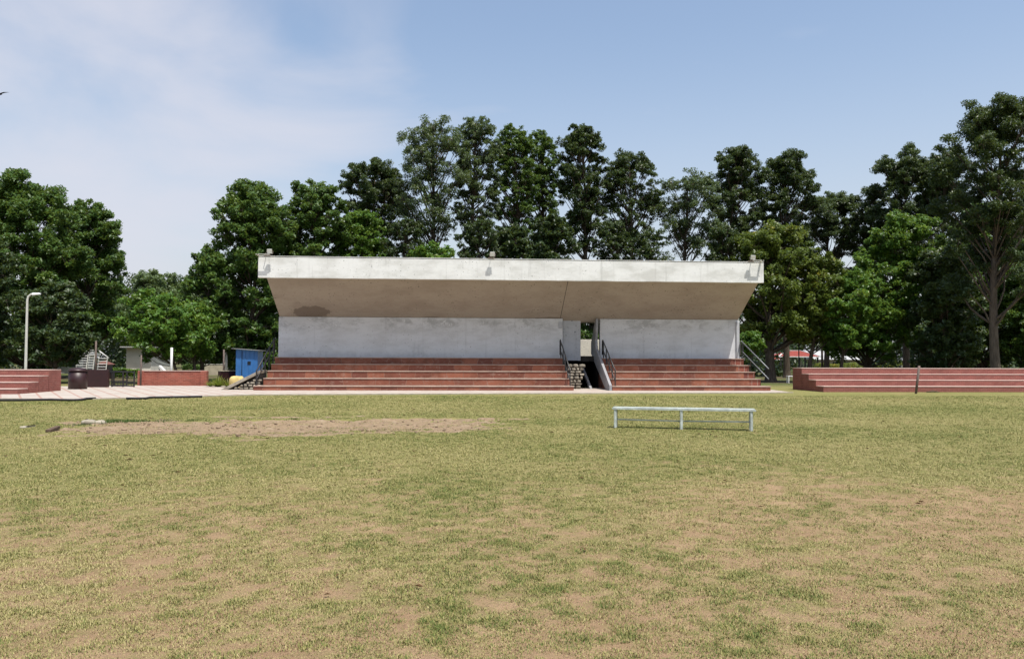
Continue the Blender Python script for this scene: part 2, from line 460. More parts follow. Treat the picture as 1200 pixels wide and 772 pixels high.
# grass blades (uncountable)
def blades():
    N = 4300000
    # sample with density falling off with distance
    u = rng.random(N)
    r = 3.3 * (36/3.3) ** (u ** .90)
    a = (rng.random(N) - .5) * 1.50 + YAW
    x = r * np.sin(a) / np.cos(a - YAW) ; y = r * np.cos(a) / np.cos(a - YAW)
    b = bare(x, y); cl = fbm(x, y, 7., 3, 80)
    dens = (1 - b*.68) * np.clip((cl - .24) / .22, .15, 1)
    dd = patch_mask(x, y)
    dens = np.where(dd > -.05, dens * np.where(fbm(x*.6, y*1.6, 1.6, 4, 95) > .56, .45, .04), dens)
    keep = (rng.random(N) < dens * .78) & (y < 34.0 - np.clip(-x-8,0,9)*.62) 
    x, y, b, cl, r = x[keep], y[keep], b[keep], cl[keep], r[keep]
    n = len(x); z = ground_z(x, y)
    hgt = (.008 + .016 * rng.random(n)) * (1 - .35*b) * (.7 + .5*np.clip((cl-.35)/.3, 0, 1)) * (1 + .02*r)
    w = .0021 * (1 + .09 * r) * (.7 + .6*rng.random(n))
    az = rng.random(n) * 2*pi; lean = rng.random(n) * 1.0 + .6
    L = hgt * 1.3
    dx, dy = np.cos(az), np.sin(az)
    tip = np.stack([x + dx*L*np.sin(lean), y + dy*L*np.sin(lean), z + L*np.cos(np.minimum(lean, 1.4)) + .002], -1)
    s1 = np.stack([x - dy*w, y + dx*w, z - .003], -1); s2 = np.stack([x + dy*w, y - dx*w, z - .003], -1)
    V = np.stack([s1, s2, tip], 1).reshape(-1, 3)
    F = np.arange(3*n).reshape(-1, 3)
    big = fbm(x, y, .5, 4, 90)
    tone = np.clip(.55 + (cl-.5)*-.7 + (big-.5)*.9 + (rng.random(n)-.5)*.95 + b*.2, 0, 1)
    me = np_mesh('grass_blades', V, F, {'tone': ('FACE', tone)})
    t = NT('grass_blade', .7, .2)
    at = t.n('ShaderNodeAttribute'); at.attribute_name = 'tone'
    c = t.mix(t.ramp(at.outputs['Fac'], .1, .5), (.085,.125,.028), (.225,.21,.065))
    c = t.mix(t.ramp(at.outputs['Fac'], .5, .95), c, (.37,.32,.15))
    t.color(c)
    o = link_mesh('grass_blades', me, t.m, None, (0,0,0))
    tag(o, 'short dry yellowish green turf of the playing field in the foreground', 'grass', kind='stuff')
blades()

# plaza paving (pinkish cream tiles with thin red diagonal lines)
t = NT('plaza_tiles', .8, .25)
s_ = t.sep(t.pos)
def stripes(t, co, period, w):
    m = t.n('ShaderNodeMath', operation='FRACT'); t.l(t.math('MULTIPLY', co, 1/period), m.inputs[0])
    return t.math('LESS_THAN', m.outputs[0], w)
d1 = t.math('ADD', s_[0], t.math('MULTIPLY', s_[1], .55)); d2 = t.math('SUBTRACT', t.math('MULTIPLY', s_[1], 1.0), t.math('MULTIPLY', s_[0], .08))
ln = t.math('MAXIMUM', stripes(t, d1, .75, .13), stripes(t, d2, 2.2, .06))
base = t.mix(t.ramp(t.noise(t.pos, 1.2, 6), .35, .7), (.44,.40,.35), (.37,.325,.28))
br = t.mix(t.ramp(t.noise(t.pos, 8, 4), .5, .75, 0, .5), base, (.36,.28,.22))
t.color(t.mix(t.math('MULTIPLY', ln, .8), br, (.33,.19,.15)))
t.bump(t.noise(t.pos, 20, 4), .004, .5)
plaza_pts = [G(-260,476), G(0,467.8), G(90,468.4), G(235,464.8), G(300,463), G(600,461.6), G(890,460.8), G(928,460.2)]
plaza = MB()
front = plaza_pts
back = [(front[0][0], 44.2), (G(60,458)[0], 44.6), (G(95,455)[0], 45.2), (G(163,452)[0]-.1, 45.6), (-13.2,45.2), (-9.0,43.2), (15.8,43.0), (16.3, 40.0)]
vs = [(p[0], p[1], .03) for p in front] + [(p[0], p[1], .03) for p in back]
n = len(front)
fs = [(i, i+1, n+i+1, n+i) for i in range(n-1)]
plaza.add(vs, fs)
lo = [(p[0], p[1], -.1) for p in front]
b0 = len(plaza.v); plaza.add(vs[:n] + lo, [(n+i, n+i+1, i+1, i) for i in range(n-1)])
tag(plaza.build('paving', t.m, None, 0, (0,0,0)), kind='structure')
# narrow raised kerb along the lawn
k = MB()
for i in range(1, n-1):
    a, b = front[i], front[i+1]
    k.bar((a[0], a[1]-.07, .0), (b[0], b[1]-.07, .0), .12, .09)
tag(k.build('kerb', M['kerb'], None, 0, (0,0,0)), kind='structure')

# ------------------------------------------------------------------ grandstand
Y1 = 39.0
XL, XR = -9.45, 15.62           # block ends
PL, PR = 5.72, 7.78             # passage between the two seating blocks
ZT = [.25, .60, .95, 1.29, 1.64]
YS = [Y1 + .8*i for i in range(5)]
YW = 43.0
gs = empty('grandstand', ((XL+XR)/2, Y1, 0), 'long white concrete grandstand with a slanting canopy over red stone steps', 'grandstand')
for blk, (xa, xb) in enumerate(((XL, PL), (PR, XR))):
    for i in range(5):
        a, b = xa, xb
        if i == 0:
            a = xa - (.28 if blk == 0 else .05); b = xb + (.08 if blk == 0 else .16)
        y0 = YS[i]; y1 = YS[i] + (.86 if i < 4 else .9)
        st = MB().box(a, b if (blk == 0 or i == 0) else b - .62, y0, y1, -.05, ZT[i] - .045).build('step', M['stand_stone'], gs, .012)
        MB().box(a - .01, b + .01, y0 - .03, y1 - .07, ZT[i] - .045, ZT[i]).build('tread', M['tread_stone'], st, .008)
        if blk == 1 and i > 0:
            MB().box(b - .616, b - .02, y0 + .02, y1, -.05, ZT[i] - .047).build('end_block', M['end_stone'], st, .01)
# back walls
bw = MB().box(XL, PL+.06, YW, YW+.3, -.05, 3.78).build('back_wall', M['wall'], gs)
bw2 = MB().box(PR+.06, XR, YW, YW+.3, -.05, 3.78).build('back_wall', M['wall'], gs)
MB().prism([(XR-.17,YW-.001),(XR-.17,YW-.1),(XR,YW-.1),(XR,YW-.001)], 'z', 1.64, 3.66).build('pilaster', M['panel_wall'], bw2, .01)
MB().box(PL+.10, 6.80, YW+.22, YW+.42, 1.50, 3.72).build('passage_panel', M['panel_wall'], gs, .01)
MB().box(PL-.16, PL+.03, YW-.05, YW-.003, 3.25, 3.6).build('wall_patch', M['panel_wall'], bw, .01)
# canopy: sloped soffit + roof as one wedge, with an upright fascia
YF = 39.72
ZB, ZTOP = 5.53, 6.57
def soff(y): return ZB + .05 - (y - (YF+.25)) * .585
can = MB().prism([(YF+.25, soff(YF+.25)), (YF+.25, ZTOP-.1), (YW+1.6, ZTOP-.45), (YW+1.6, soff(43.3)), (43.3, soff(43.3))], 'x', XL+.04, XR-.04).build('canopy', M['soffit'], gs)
fa = MB(); NX = 60
fx0, fx1 = XL-.32, XR+.14
top = []; rr = random.Random(3)
for i in range(NX+1):
    x = fx0 + (fx1-fx0)*i/NX
    top.append((x, ZTOP + rr.uniform(-.012,.012), ZB + rr.uniform(-.006,.006)))
vs = []; fs = []
for x, zt, zb in top:
    vs += [(x, YF, zb), (x, YF, zt), (x, YF+.26, zt), (x, YF+.26, zb)]
for i in range(NX):
    for q in range(4):
        fs.append((i*4+q, (i+1)*4+q, (i+1)*4+(q+1) % 4, i*4+(q+1) % 4))
fs += [(0,1,2,3), (NX*4+3, NX*4+2, NX*4+1, NX*4)]
fa.add(vs, fs); fas = fa.build('fascia', M['fascia'], gs, .015)
MB().box(fx0+.01, fx1-.01, YF-.02, YF+.3, ZTOP+.013, ZTOP+.04).build('parapet_capping', M['fascia'], fas, .01)
cr = MB()
xc = P(661, 340, 41.5)[0]
cr.add([(xc-.012, YF+.3, soff(YF+.3)-.004), (xc+.012, YF+.3, soff(YF+.3)-.004), (xc+.012, 42.98, soff(42.98)-.004), (xc-.012, 42.98, soff(42.98)-.004)], [(0,1,2,3)])
cr.build('expansion_joint', M['mortar_dark'], can)
# side wing walls behind the canopy ends
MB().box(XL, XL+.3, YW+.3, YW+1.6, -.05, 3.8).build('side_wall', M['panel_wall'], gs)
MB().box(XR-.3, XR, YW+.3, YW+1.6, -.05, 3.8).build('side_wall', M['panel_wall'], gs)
# passage: landing slab, back room coloured with its shade, rubble pier, sloping stringer
MB().box(PL+.1, PR+1.0, YW+.45, YW+4.5, 1.45, 1.75).build('landing', M['mortar_dark'], gs)  # dark colour also holds the shade under the landing
MB().box(PL-.2, PR+1., YW+3.2, YW+3.4, -.05, 1.449).build('store_wall', M['passage_shade'], gs)  # near-black walls paint in the darkness of the void
MB().box(PL-.2, PL+.0, YW+.3, YW+3.2, -.05, 1.55).build('store_wall', M['passage_shade'], gs)
MB().box(PR-.0, PR+.2, YW+.3, YW+3.2, -.05, 1.55).build('store_wall', M['passage_shade'], gs)
pr_ = MB().box(6.5, 8.75, YW+4.38, YW+4.5, 1.75, 2.76).build('landing_parapet', M['cream'], gs, .01)
rp = MB().box(PL+.05, 6.42, 41.25, 42.9, -.05, 1.27).build('rubble_pier', M['mortar_dark'], gs)
rk = MB(); rr = random.Random(5); z = .04
while z < 1.2:
    h = rr.uniform(.10,.22); x = PL+.12 + rr.uniform(-.05,.05)
    while x < 6.45:
        w = rr.uniform(.16,.36)
        rk.rock((x+w/2, 41.27, z+h/2), (w/2*.95, .12, h/2*.92), rr.random(), 10, 6, 3)
        x += w + .02
    z += h + .01
rk.build('rubble_stones', M['rubble'], rp)
MB().prism([(39.0,.02),(39.0,.28),(42.85,2.15),(43.02,2.6),(42.8,3.2),(42.8,3.80),(43.2,3.60),(44.4,2.50),(44.4,1.88),(40.0,.02)], 'x', PR-.20, PR-.07).build('stringer_wall', M['concrete'], gs, .008)
MB().prism([(41.2,.0),(44.5,1.3),(44.5,1.05),(41.6,.0)], 'x', 7.0, 7.12).build('stair_flight', M['concrete'], gs)

def handrail(X, ytop, ztop, ybot, zbot, mat, mat2, posts, xoff=0., lower=.5, loop=True, foot=None, r=.022):
    h = MB()
    h.tube([(X, ytop, ztop), (X+xoff, ybot, zbot)], r, 8)
    if loop:
        h.tube([(X, ytop, ztop), (X, ytop+.12, ztop+.05), (X, ytop+.22, ztop+.02), (X, ytop+.22, ztop-.75)], r, 8)
    ho = h.build('handrail', mat, gs)
    h = MB(); h.tube([(X, ytop, ztop-lower), (X+xoff, ybot, zbot-lower)], r*.9, 8); h.build('lower_rail', mat, ho)
    for y in posts:
        f = (y - ytop) / (ybot - ytop)
        zt = ztop + (zbot-ztop)*f; x = X + xoff*f
        if foot == 'ground': z0 = 0
        else: z0 = max([0] + [ZT[i] for i in range(5) if YS[i] <= y + .01])
        MB().box(x-.025, x+.025, y-.025, y+.025, z0, zt-.01).build('post', mat2, ho)
    return ho
handrail(XL-.10, 42.35, 2.55, 39.25, .93, M['black_iron'], M['black_iron'], (42.3, 41.55, 40.8, 40.05, 39.3), -.12, .42, foot='ground', r=.03)
handrail(PL-.12, 42.5, 2.56, 39.2, 1.0, M['black_iron'], M['black_iron'], (42.4, 41.6, 40.8, 40.0, 39.25), .05, .5, r=.032)
handrail(PR+.14, 42.5, 2.56, 39.2, 1.0, M['black_iron'], M['black_iron'], (42.4, 41.6, 40.8, 40.0, 39.25), .0, .5, r=.032)
handrail(XR+.03, 42.6, 2.56, 39.2, 1.12, M['steel'], M['black_iron'], (42.5,), .12, .52, foot=None, r=.03)

# floodlights clamped to the canopy edge
def floodlight(x, side, label):
    z = ZTOP + .04
    t = empty('floodlight', (x, YF, z), label, 'floodlight', 'floodlights on the canopy edge')
    m = MB().box(x-.16, x+.16, YF-.03, YF+.25, z, z+.05); m.box(x-.03, x+.03, YF-.02, YF+.05, z, z+.14)
    m.build('clamp', M['rust_steel'], t, .006)
    if side:
        # forward arm at the corner with a cross bar carrying the lamp
        xa = x + side*.02
        m = MB().tube([(xa, YF+.1, z+.10), (xa, YF-.27, z+.10)], .018, 6)
        m.build('arm', M['rust_steel'], t)
        xe = x - side*.45*-1
    else:
        MB().tube([(x, YF+.1, z+.10), (x, YF-.25, z+.12)], .014, 6).build('arm', M['rust_steel'], t)
    # lamp head: tilted housing
    cx_, cy, cz = x + (.20 if side <= 0 else -.02), YF-.30, z+.20
    if side == 0: cx_ = x + .05
    def hd(pts): return [(cx_+a, cy + b*cos(.5) - c*sin(.5), cz + b*sin(.5) + c*cos(.5)) for a, b, c in pts]
    w, d, h = .13, .06, .12
    m = MB().add(hd([(-w,-d,-h),(w,-d,-h),(w,-d,h),(-w,-d,h),(-w*.7,d,-h*.7),(w*.7,d,-h*.7),(w*.7,d,h*.7),(-w*.7,d,h*.7)]),
                 [(0,1,2,3),(7,6,5,4),(0,4,5,1),(1,5,6,2),(2,6,7,3),(3,7,4,0)])
    hh = m.build('lamp_housing', M['lamp_metal'], t, .01)
    e = .008
    MB().add(hd([(-w*.85,-d-e,-h*.85),(w*.85,-d-e,-h*.85),(w*.85,-d-e,h*.85),(-w*.85,-d-e,h*.85),(-w*.85,-d,-h*.85),(w*.85,-d,-h*.85),(w*.85,-d,h*.85),(-w*.85,-d,h*.85)]),
             [(0,1,2,3),(0,4,5,1),(1,5,6,2),(2,6,7,3),(3,7,4,0)]).build('lens', M['lamp_glass'], hh)
    MB().tube([(cx_-w-.02, cy, cz), (cx_-w-.02, cy-.0, cz-.14), (cx_+w+.02, cy, cz-.14), (cx_+w+.02, cy, cz)], .012, 5).build('bracket', M['rust_steel'], t)
    if side:
        xo = x + side*(.42 if side < 0 else .50)
        m = MB().box(xo-.05, xo+.05, YF-.36, YF-.10, z+.02, z+.05)
        m.box(min(xo, cx_), max(xo, cx_), YF-.36, YF-.29, z+.02, z+.05)
        m.box(xo-.05, xo+.05, YF-.14, YF+.16, z+.0, z+.02)
        m.build('mounting_plate', M['lamp_metal'], t)
floodlight(P(313,299,YF)[0], -1, 'square floodlight clamped above the left corner of the white canopy')
floodlight(P(575.5,302,YF)[0], 0, 'small floodlight on the middle of the white canopy edge')
floodlight(P(880,306,YF)[0], 1, 'square floodlight clamped above the right corner of the white canopy')

# ------------------------------------------------------------------ low brick bleachers
def bleacher(name, xa, xb, yb, label, zt, tread, side):
    """xa..xb along x, front foot at y=yb; side=+1 the near end is stepped at xa, -1 at xb"""
    o = empty('brick_bleacher', ((xa+xb)/2, yb, 0), label, 'bleacher', 'low red brick bleachers')
    zs = [zt*(i+1)/4 for i in range(4)]
    for i in range(4):
        y0 = yb + tread*i; y1 = yb + tread*(i+1) + (.04 if i < 3 else .3)
        s = MB().box(xa, xb, y0, y1, -.05, zs[i]-.035).build('step', M['red_brick'], o, .008)
        MB().box(xa - (.01 if i else 0), xb, y0-.015, y0+tread-.002 + (.3 if i == 3 else 0), zs[i]-.035, zs[i]).build('coping', M['coping'], s, .006)
    return o
gxr, gyr = G(965, 459.3)
bleacher('r', gxr, gxr+16.5, gyr, 'long low red brick bleacher of four tiers right of the grandstand', 1.16, .82, 1)
gxl, gyl = G(20, 462.6)
zl = 1.6 - (431.2-418.2) * (gyl+2.4) / 930
bleacher('l', gxl-14, gxl, gyl, 'low red brick bleacher cut off by the left edge of the photo', 1.02, .85, -1)

# steel pole leaning in front of the right bleacher
a = G(1073, 461.3); b = P(1077.2, 428.5, a[1]-.02)
pl = MB().tube([(a[0], a[1], -.1), b], .055, 10)
tag(pl.build('steel_pole', M['rust_steel'], None), 'grey brown steel pole leaning slightly in front of the right brick bleacher', 'pole')
# dead twig by the bleacher foot
a = G(1094, 460.2)
m = MB(); rr = random.Random(2)
m.tube([(a[0]-.35,a[1],.05),(a[0],a[1]+.03,.07),(a[0]+.3,a[1]-.02,.04)], [.03,.045,.015], 6)
m.tube([(a[0],a[1],.06),(a[0]+.15,a[1]-.1,.11)], [.02,.008], 5)
tag(m.build('fallen_branch', M['timber'], None), 'short dead branch lying at the foot of the right bleacher', 'branch')

# ------------------------------------------------------------------ bench frame on the lawn
def bench():
    A = G(720, 501.5); Bm = G(801, 503.6); B = G(883.5, 504.8)
    tL, tR = P(717.5, 477.0, A[1]+.02), P(886, 480.6, B[1]+.02)
    zt = (tL[2] + tR[2]) / 2
    o = empty('metal_bench', (Bm[0], Bm[1], 0), 'low long pale grey metal bench frame standing on the lawn before the grandstand', 'bench')
    ax, ay = A; bx, by = B
    d = Vector((bx-ax, by-ay, 0)).normalized(); nrm = Vector((-d.y, d.x, 0))
    W = .30
    def at(f, s, z): 
        p = Vector((ax, ay, 0)).lerp(Vector((bx, by, 0)), f) + nrm * s
        return (p.x, p.y, z)
    # angle iron seat frame with a thin plank between
    m = MB().bar(at(-.015, 0, zt-.02), at(1.015, 0, zt-.02), .035, .04); m.bar(at(-.015, W, zt-.02), at(1.015, W, zt-.02), .035, .04)
    for f in (-.012, .25, .5, .75, 1.012): m.bar(at(f, .017, zt-.022), at(f, W-.017, zt-.022), .035, .03)
    m.build('seat_frame', M['pale_metal'], o, .003)
    MB().bar(at(-.01, W/2, zt+.006), at(1.01, W/2, zt+.006), W+.02, .012).build('seat', M['pale_metal'], o, .002)
    for f in (.008, .49, .985):
        for s in (0, W):
            # angle iron leg: two flanges
            p = Vector(at(f, s, 0)); g = float(ground_z(np.array([p.x]), np.array([p.y]))[0])
            m = MB().bar((p.x, p.y, g-.03), (p.x, p.y, zt-.04), .055, .006)
            q = p + d * (-.025 if f < .9 else .025)
            m.bar((q.x, q.y+.027*(1 if s == 0 else -1), g-.03), (q.x, q.y+.027*(1 if s == 0 else -1), zt-.04), .006, .055)
            m.build('leg', M['pale_metal'], o)
    zs = zt*.40
    m = MB().tube([at(.012, W/2, zs+.005), at(.50, W/2, zs-.01)], .016, 8); m.tube([at(.50, W/2, zs-.01), at(.985, W/2, zs)], .016, 8)
    for f in (.012, .5, .985): m.tube([at(f, 0.02, zs), at(f, W-.02, zs)], .013, 6)
    m.build('stretcher', M['pale_metal'], o)
bench()

# ------------------------------------------------------------------ left side things
# stone ramp against the stand
ry = 39.75
A = (G(253, 457.6)[0]+.1, .02); Bp = P(303, 435.2, ry)
r0 = empty('stone_ramp', (A[0]+.8, ry, 0), 'sloping concrete slab on dark rubble stones beside the left steps', 'ramp')
xe, ze = XL-.18, .98
MB().prism([(A[0], .03), (A[0]+.25, .0), (xe, ze-.16), (xe, ze), (A[0]+.9,.50)], 'y', ry, ry+1.5).build('slab', M['slab'], r0, .02)
rb = MB().prism([(A[0]+.6, -.02), (xe, -.02), (xe, ze-.2)], 'y', ry+.12, ry+1.4).build('rubble_base', M['mortar_dark'], r0)
rk = MB(); rr = random.Random(9); x = A[0]+.55
for row in range(6):
    z = .05 + row*.13; x = A[0] + .62 + row*.30
    while x < xe - .05:
        w = rr.uniform(.12,.26); h = rr.uniform(.1,.15)
        rk.rock((x+w/2, ry+.12, z+h*.4), (w/2*.95, .1, h/2), rr.random(), 8, 6, 2.6); x += w+.02
rk.build('rubble_stones', M['rubble'], rb)

# blue booth
def booth():
    D = 47.0
    x0 = P(276.4, 430, D)[0]; x1 = P(301.8, 430, D)[0]; zt = P(285, 409.0, D)[2]; zt2 = P(300, 411, D)[2]
    o = empty('blue_booth', ((x0+x1)/2, D, 0), 'bright blue corrugated metal booth with a thin flat roof beside the stone ramp', 'booth')
    m = MB(); n = 40; pts = []
    for i in range(n+1):
        f = i/n; x = x0 + (x1-x0)*f; wv = .016 if (i % 8) in (0,1) else 0
        pts.append((x, D - wv))
    vs = [(x, y, 0.03) for x, y in pts] + [(x, y, zt + (zt2-zt)*(x-x0)/(x1-x0)) for x, y in pts]
    m.add(vs, [(i, i+1, n+2+i, n+1+i) for i in range(n)])
    m.box(x0, x1, D+.01, D+1.25, .03, zt2-.02)
    b = m.build('sheet_wall', M['blue'], o)
    r = MB().prism([(x0-.22, zt+.02), (x1+.16, zt2+.0), (x1+.16, zt2+.03), (x0-.22, zt+.05)], 'y', D-.2, D+1.4).build('roof', M['grey_sheet'], o)
    wx, wz = P(292, 425.3, D)[0], P(292, 425.3, D)[2]
    MB().box(wx-.09, wx+.09, D-.03, D-.018, wz-.1, wz+.1).build('hatch', M['blue_dark'], b)
    MB().box(x0+.33, x0+.36, D-.028, D-.018, .1, zt-.1).build('door_edge', M['blue_dark'], b)
booth()

def wall_run(a, b, h, th, mat, name, label, cat, cap=None, group=None, z0=-.1):
    a = Vector((a[0], a[1], 0)); b = Vector((b[0], b[1], 0))
    o = empty(name, (a+b)/2, label, cat, group)
    MB().bar((a.x, a.y, (h+z0)/2), (b.x, b.y, (h+z0)/2), th, h-z0).build('wall', mat, o, .01)
    if cap: MB().bar((a.x, a.y, h+.02), (b.x, b.y, h+.02), th+.06, .045).build('coping', cap, o, .006)
    return o
a = G(163.5, 452); b = (G(243, 452)[0], a[1]+.1)
wo = wall_run(a, b, .82, .24, M['old_brick'], 'brick_wall', 'waist high red brick wall between the black gate and the plants', 'wall', M['coping'])
for px in (166, 240):
    x = G(px, 452)[0]
    MB().box(x-.17, x+.17, a[1]-.17, a[1]+.2, -.05, .84).build('pillar', M['old_brick'], wo, .01)
a2 = (b[0]+.35, b[1]+1.0); b2 = (XL-2.2, b[1]+3.6)
wall_run(a2, b2, .80, .22, M['maroon'], 'brick_wall', 'red wall coloured dark for its shade, set back behind the spiky plants and the blue booth', 'wall', M['kerb'])  # shade on this face is put into the near-black maroon

# black gate and railing
def gate(xa, xb, y, label, group='black park gates'):
    o = empty('iron_gate', ((xa+xb)/2, y, 0), label, 'gate', group)
    m = MB(); z0, z1 = .06, .80
    for z, h in ((z0, .05), (z1, .06), (.28, .04)): m.box(xa, xb, y-.02, y+.02, z, z+h)
    m.build('frame', M['black_iron'], o)
    for x in (xa, (xa+xb)/2, xb): MB().box(x-.03, x+.03, y-.03, y+.03, 0, .87).build('post', M['black_iron'], o)
    nn = int((xb-xa)/.14)
    for i in range(1, nn):
        x = xa + (xb-xa)*i/nn; MB().box(x-.008, x+.008, y-.008, y+.008, z0+.05, .28).build('bar', M['black_iron'], o)
gy_ = G(140, 454)[1]
gate(G(131,454)[0], G(163,454)[0]-.25, gy_, 'low black iron gate leaf hinged on the red brick wall')
gate(G(93,455)[0], G(126,455)[0], gy_+1.2, 'low black iron gate leaf behind the grey concrete stump')
# concrete stump
x, y = G(112.5, 451.5); y = gy_ - .15; x = P(112.5, 445, y)[0]
m = MB().prism([(x-.2,0),(x+.2,0),(x+.17,.62),(x-.17,.62)], 'y', y-.2, y+.2)
tag(m.build('concrete_block', M['grey_wall'], None, .02), 'small grey concrete stump standing by the black gate', 'bollard')
# rounded maroon drum wall
x, y = G(80.5, 457.3); y += .9
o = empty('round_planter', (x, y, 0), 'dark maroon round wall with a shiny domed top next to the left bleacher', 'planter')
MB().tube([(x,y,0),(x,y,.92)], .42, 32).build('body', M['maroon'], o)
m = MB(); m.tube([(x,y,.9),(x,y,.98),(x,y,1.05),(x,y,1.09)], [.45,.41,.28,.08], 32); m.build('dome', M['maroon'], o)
# dark panel added to fill the black gap between bleacher and planter
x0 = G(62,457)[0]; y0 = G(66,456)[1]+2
wall_run((x0-.6, y0), (x0+1.3, y0), .95, .2, M['maroon'], 'dark_gap_fill', 'short dark panel added for the black gap behind the left bleacher end', 'wall')

# street lamp
D = 42.5
bx = P(30.3, 420, D)[0]; zt = P(30.5, 349, D)[2]; ex, _, ez = P(45, 344.6, D)
o = empty('street_lamp', (bx, D, 0), 'white street lamp with a short bent arm rising behind the left bleacher', 'street lamp')
MB().tube([(bx,D,0),(bx,D,1.2),(bx,D,zt-.1),(bx+.05,D,zt+.08),(bx+.2,D,zt+.2),(ex-.25,D,ez+.0)], [.075,.07,.055,.05,.045,.04], 10).build('pole', M['lamp_metal'], o)
hd = MB().add([(ex-.3,D-.1,ez-.07),(ex+.1,D-.1,ez-.03),(ex+.1,D+.1,ez-.03),(ex-.3,D+.1,ez-.07),(ex-.3,D-.08,ez+.06),(ex+.08,D-.08,ez+.07),(ex+.08,D+.08,ez+.07),(ex-.3,D+.08,ez+.06)],
              [(0,3,2,1),(4,5,6,7),(0,1,5,4),(1,2,6,5),(2,3,7,6),(3,0,4,7)]).build('lamp_head', M['lamp_glass'], o, .03)
MB().box(bx-.12, bx+.12, D-.12, D+.12, 0, .25).build('base', M['grey_wall'], o, .02)

# poles
def pole(px, ya, yb, D, r, mat, label, cap=False, cross=None):
    a = P(px, ya, D)
    m = MB().tube([(a[0], D, 0), (a[0], D, a[2])], r, 8)
    if cross:
        z = P(px, cross, D)[2]; m.box(a[0]-.35, a[0]+.35, D-.02, D+.02, z-.03, z+.03)
    tag(m.build('post', mat, None), label, 'post', None)
pole(201.3, 407.3, 434, 47.5, .07, M['white_paint'], 'white upright post rising behind the middle of the low red brick wall')
pole(165.6, 416, 452, a2[1]-1.4, .045, M['rust_steel'], 'thin dark post at the left end of the low brick wall')
pole(262.4, 409.5, 433, 49, .05, M['rust_steel'], 'thin dark post left of the blue booth')
pole(265.0, 412.5, 433, 54, .10, M['cream'], 'stout cream post between the thin dark post and the blue booth')
pole(112.6, 399.5, 450, 50, .06, M['rust_steel'], 'thin pole standing behind the concrete stump in front of the climbing frame')
pole(963.2, 401, 430, 60, .09, M['rust_steel'], 'brown post with a crossbar at the right end of the red roofed gazebo', cross=408.5)
pole(936, 400, 430, 55, .04, M['black_iron'], 'thin black post in front of the red roofed gazebo')
pole(986.6, 405, 430, 58, .07, M['black_iron'], 'thin black post in front of the white tent')

# climbing frame with white rungs
D = 56.0
def frame_part(o, pa, pb, y0, y1, step, name, arch=0):
    x0, x1 = P(pa, 420, D)[0], P(pb, 420, D)[0]
    zt = P(pa, y0, D)[2]
    m = MB(); z = .35; k = 0
    while z < zt:
        m.box(x0, x1, D-.04+k*.04, D+.10+k*.04, z, z+.05); z += step; k += 1
    m.build(name, M['white_paint'], o)
    for x in (x0, x1): MB().bar((x, D+.0, 0), (x, D+.04*k+.05, zt+.1), .05, .05).build('upright', M['lamp_metal'], o)
cx = P(106, 420, D)[0]
o = empty('climbing_frame', (cx, D, 0), 'white slatted climbing frame under the trees behind the black gate', 'climbing frame')
frame_part(o, 88, 100, 411, 436, .165, 'rungs'); frame_part(o, 102, 108, 408, 440, .17, 'rungs'); frame_part(o, 113.5, 123.5, 419, 441, .19, 'rungs')
m = MB(); xa, xb = P(90,420,D)[0], P(123,420,D)[0]; zt = P(100,410,D)[2]
m.tube([(xa,D+.6,zt-.25),(xa+.4,D+.6,zt+.05),(xa+.9,D+.6,zt+.15),(xb-.6,D+.6,zt-.1),(xb,D+.6,zt-.55)], .045, 6)
m.build('arched_rail', M['white_paint'], o)

# kiosk with brown roof
D = 60.0
x0, x1 = P(113,420,D)[0], P(127,420,D)[0]
zt = P(120,422,D)[2]; ze = P(120,427,D)[2]
o = empty('small_kiosk', ((x0+x1)/2, D, 0), 'tiny kiosk with a brown pyramid roof behind the climbing frame', 'kiosk')
c = ((x0+x1)/2, D+.5)
MB().add([(x0-.1,D,ze),(x1+.1,D,ze),(x1+.1,D+1,ze),(x0-.1,D+1,ze),(c[0],c[1],zt)], [(0,1,4),(1,2,4),(2,3,4),(3,0,4),(3,2,1,0)]).build('roof', M['brown_roof'], o)
MB().box(x0+.05,x1-.05,D+.1,D+.9,0,ze-.01).build('cabin', M['maroon'], o)

# background buildings
def shed(pxa, pxb, D, dep, ztop, zroof, wall, roof, label, openings, gable=False, cat='building'):
    x0, x1 = P(pxa,420,D)[0], P(pxb,420,D)[0]
    o = empty('park_building', ((x0+x1)/2, D, 0), label, cat)
    w = MB().box(x0, x1, D, D+dep, -.1, ztop).build('wall', wall, o)
    if gable:
        MB().prism([(D-.4, ztop), (D+dep/2, zroof), (D+dep+.4, ztop)], 'x', x0-.4, x1+.4).build('roof', roof, o)
    else:
        MB().box(x0-.3, x1+.3, D-.6, D+dep+.2, ztop, zroof).build('roof', roof, o, .02)
    for (fa_, fb_, za, zb) in openings:
        wx0, wx1 = x0+(x1-x0)*fa_, x0+(x1-x0)*fb_
        f = MB().box(wx0-.05, wx1+.05, D-.03, D-.002, za-.05, zb+.05).build('window', M['white_paint'], o)
        MB().box(wx0, wx1, D-.05, D-.031, za, zb).build('pane', M['glass'], f)
shed(66, 92, 80, 4, 1.75, 2.15, M['grey_wall'], M['white_roof'], 'small white roofed shed between the left trees and the climbing frame', [(.55,.9,.6,1.6),(.1,.35,.8,1.5)])
shed(148, 177, 66, 5, 2.35, 2.45, M['cream'], M['grey_wall'], 'pale grey building behind the tree at the left end of the brick wall', [])
shed(957, 1003, 100, 6, 1.6, 2.75, M['beige'], M['white_roof'], 'low building with a white pitched roof behind the yellowish hedge', [(.1,.25,.5,1.3),(.4,.55,.5,1.3),(.7,.85,.5,1.3)], True)
wall_run((P(240,430,74)[0],74), (P(264,430,74)[0],74), .95, .2, M['beige'], 'parapet_wall', 'low beige parapet wall far behind the red brick wall', 'wall', M['cream'])
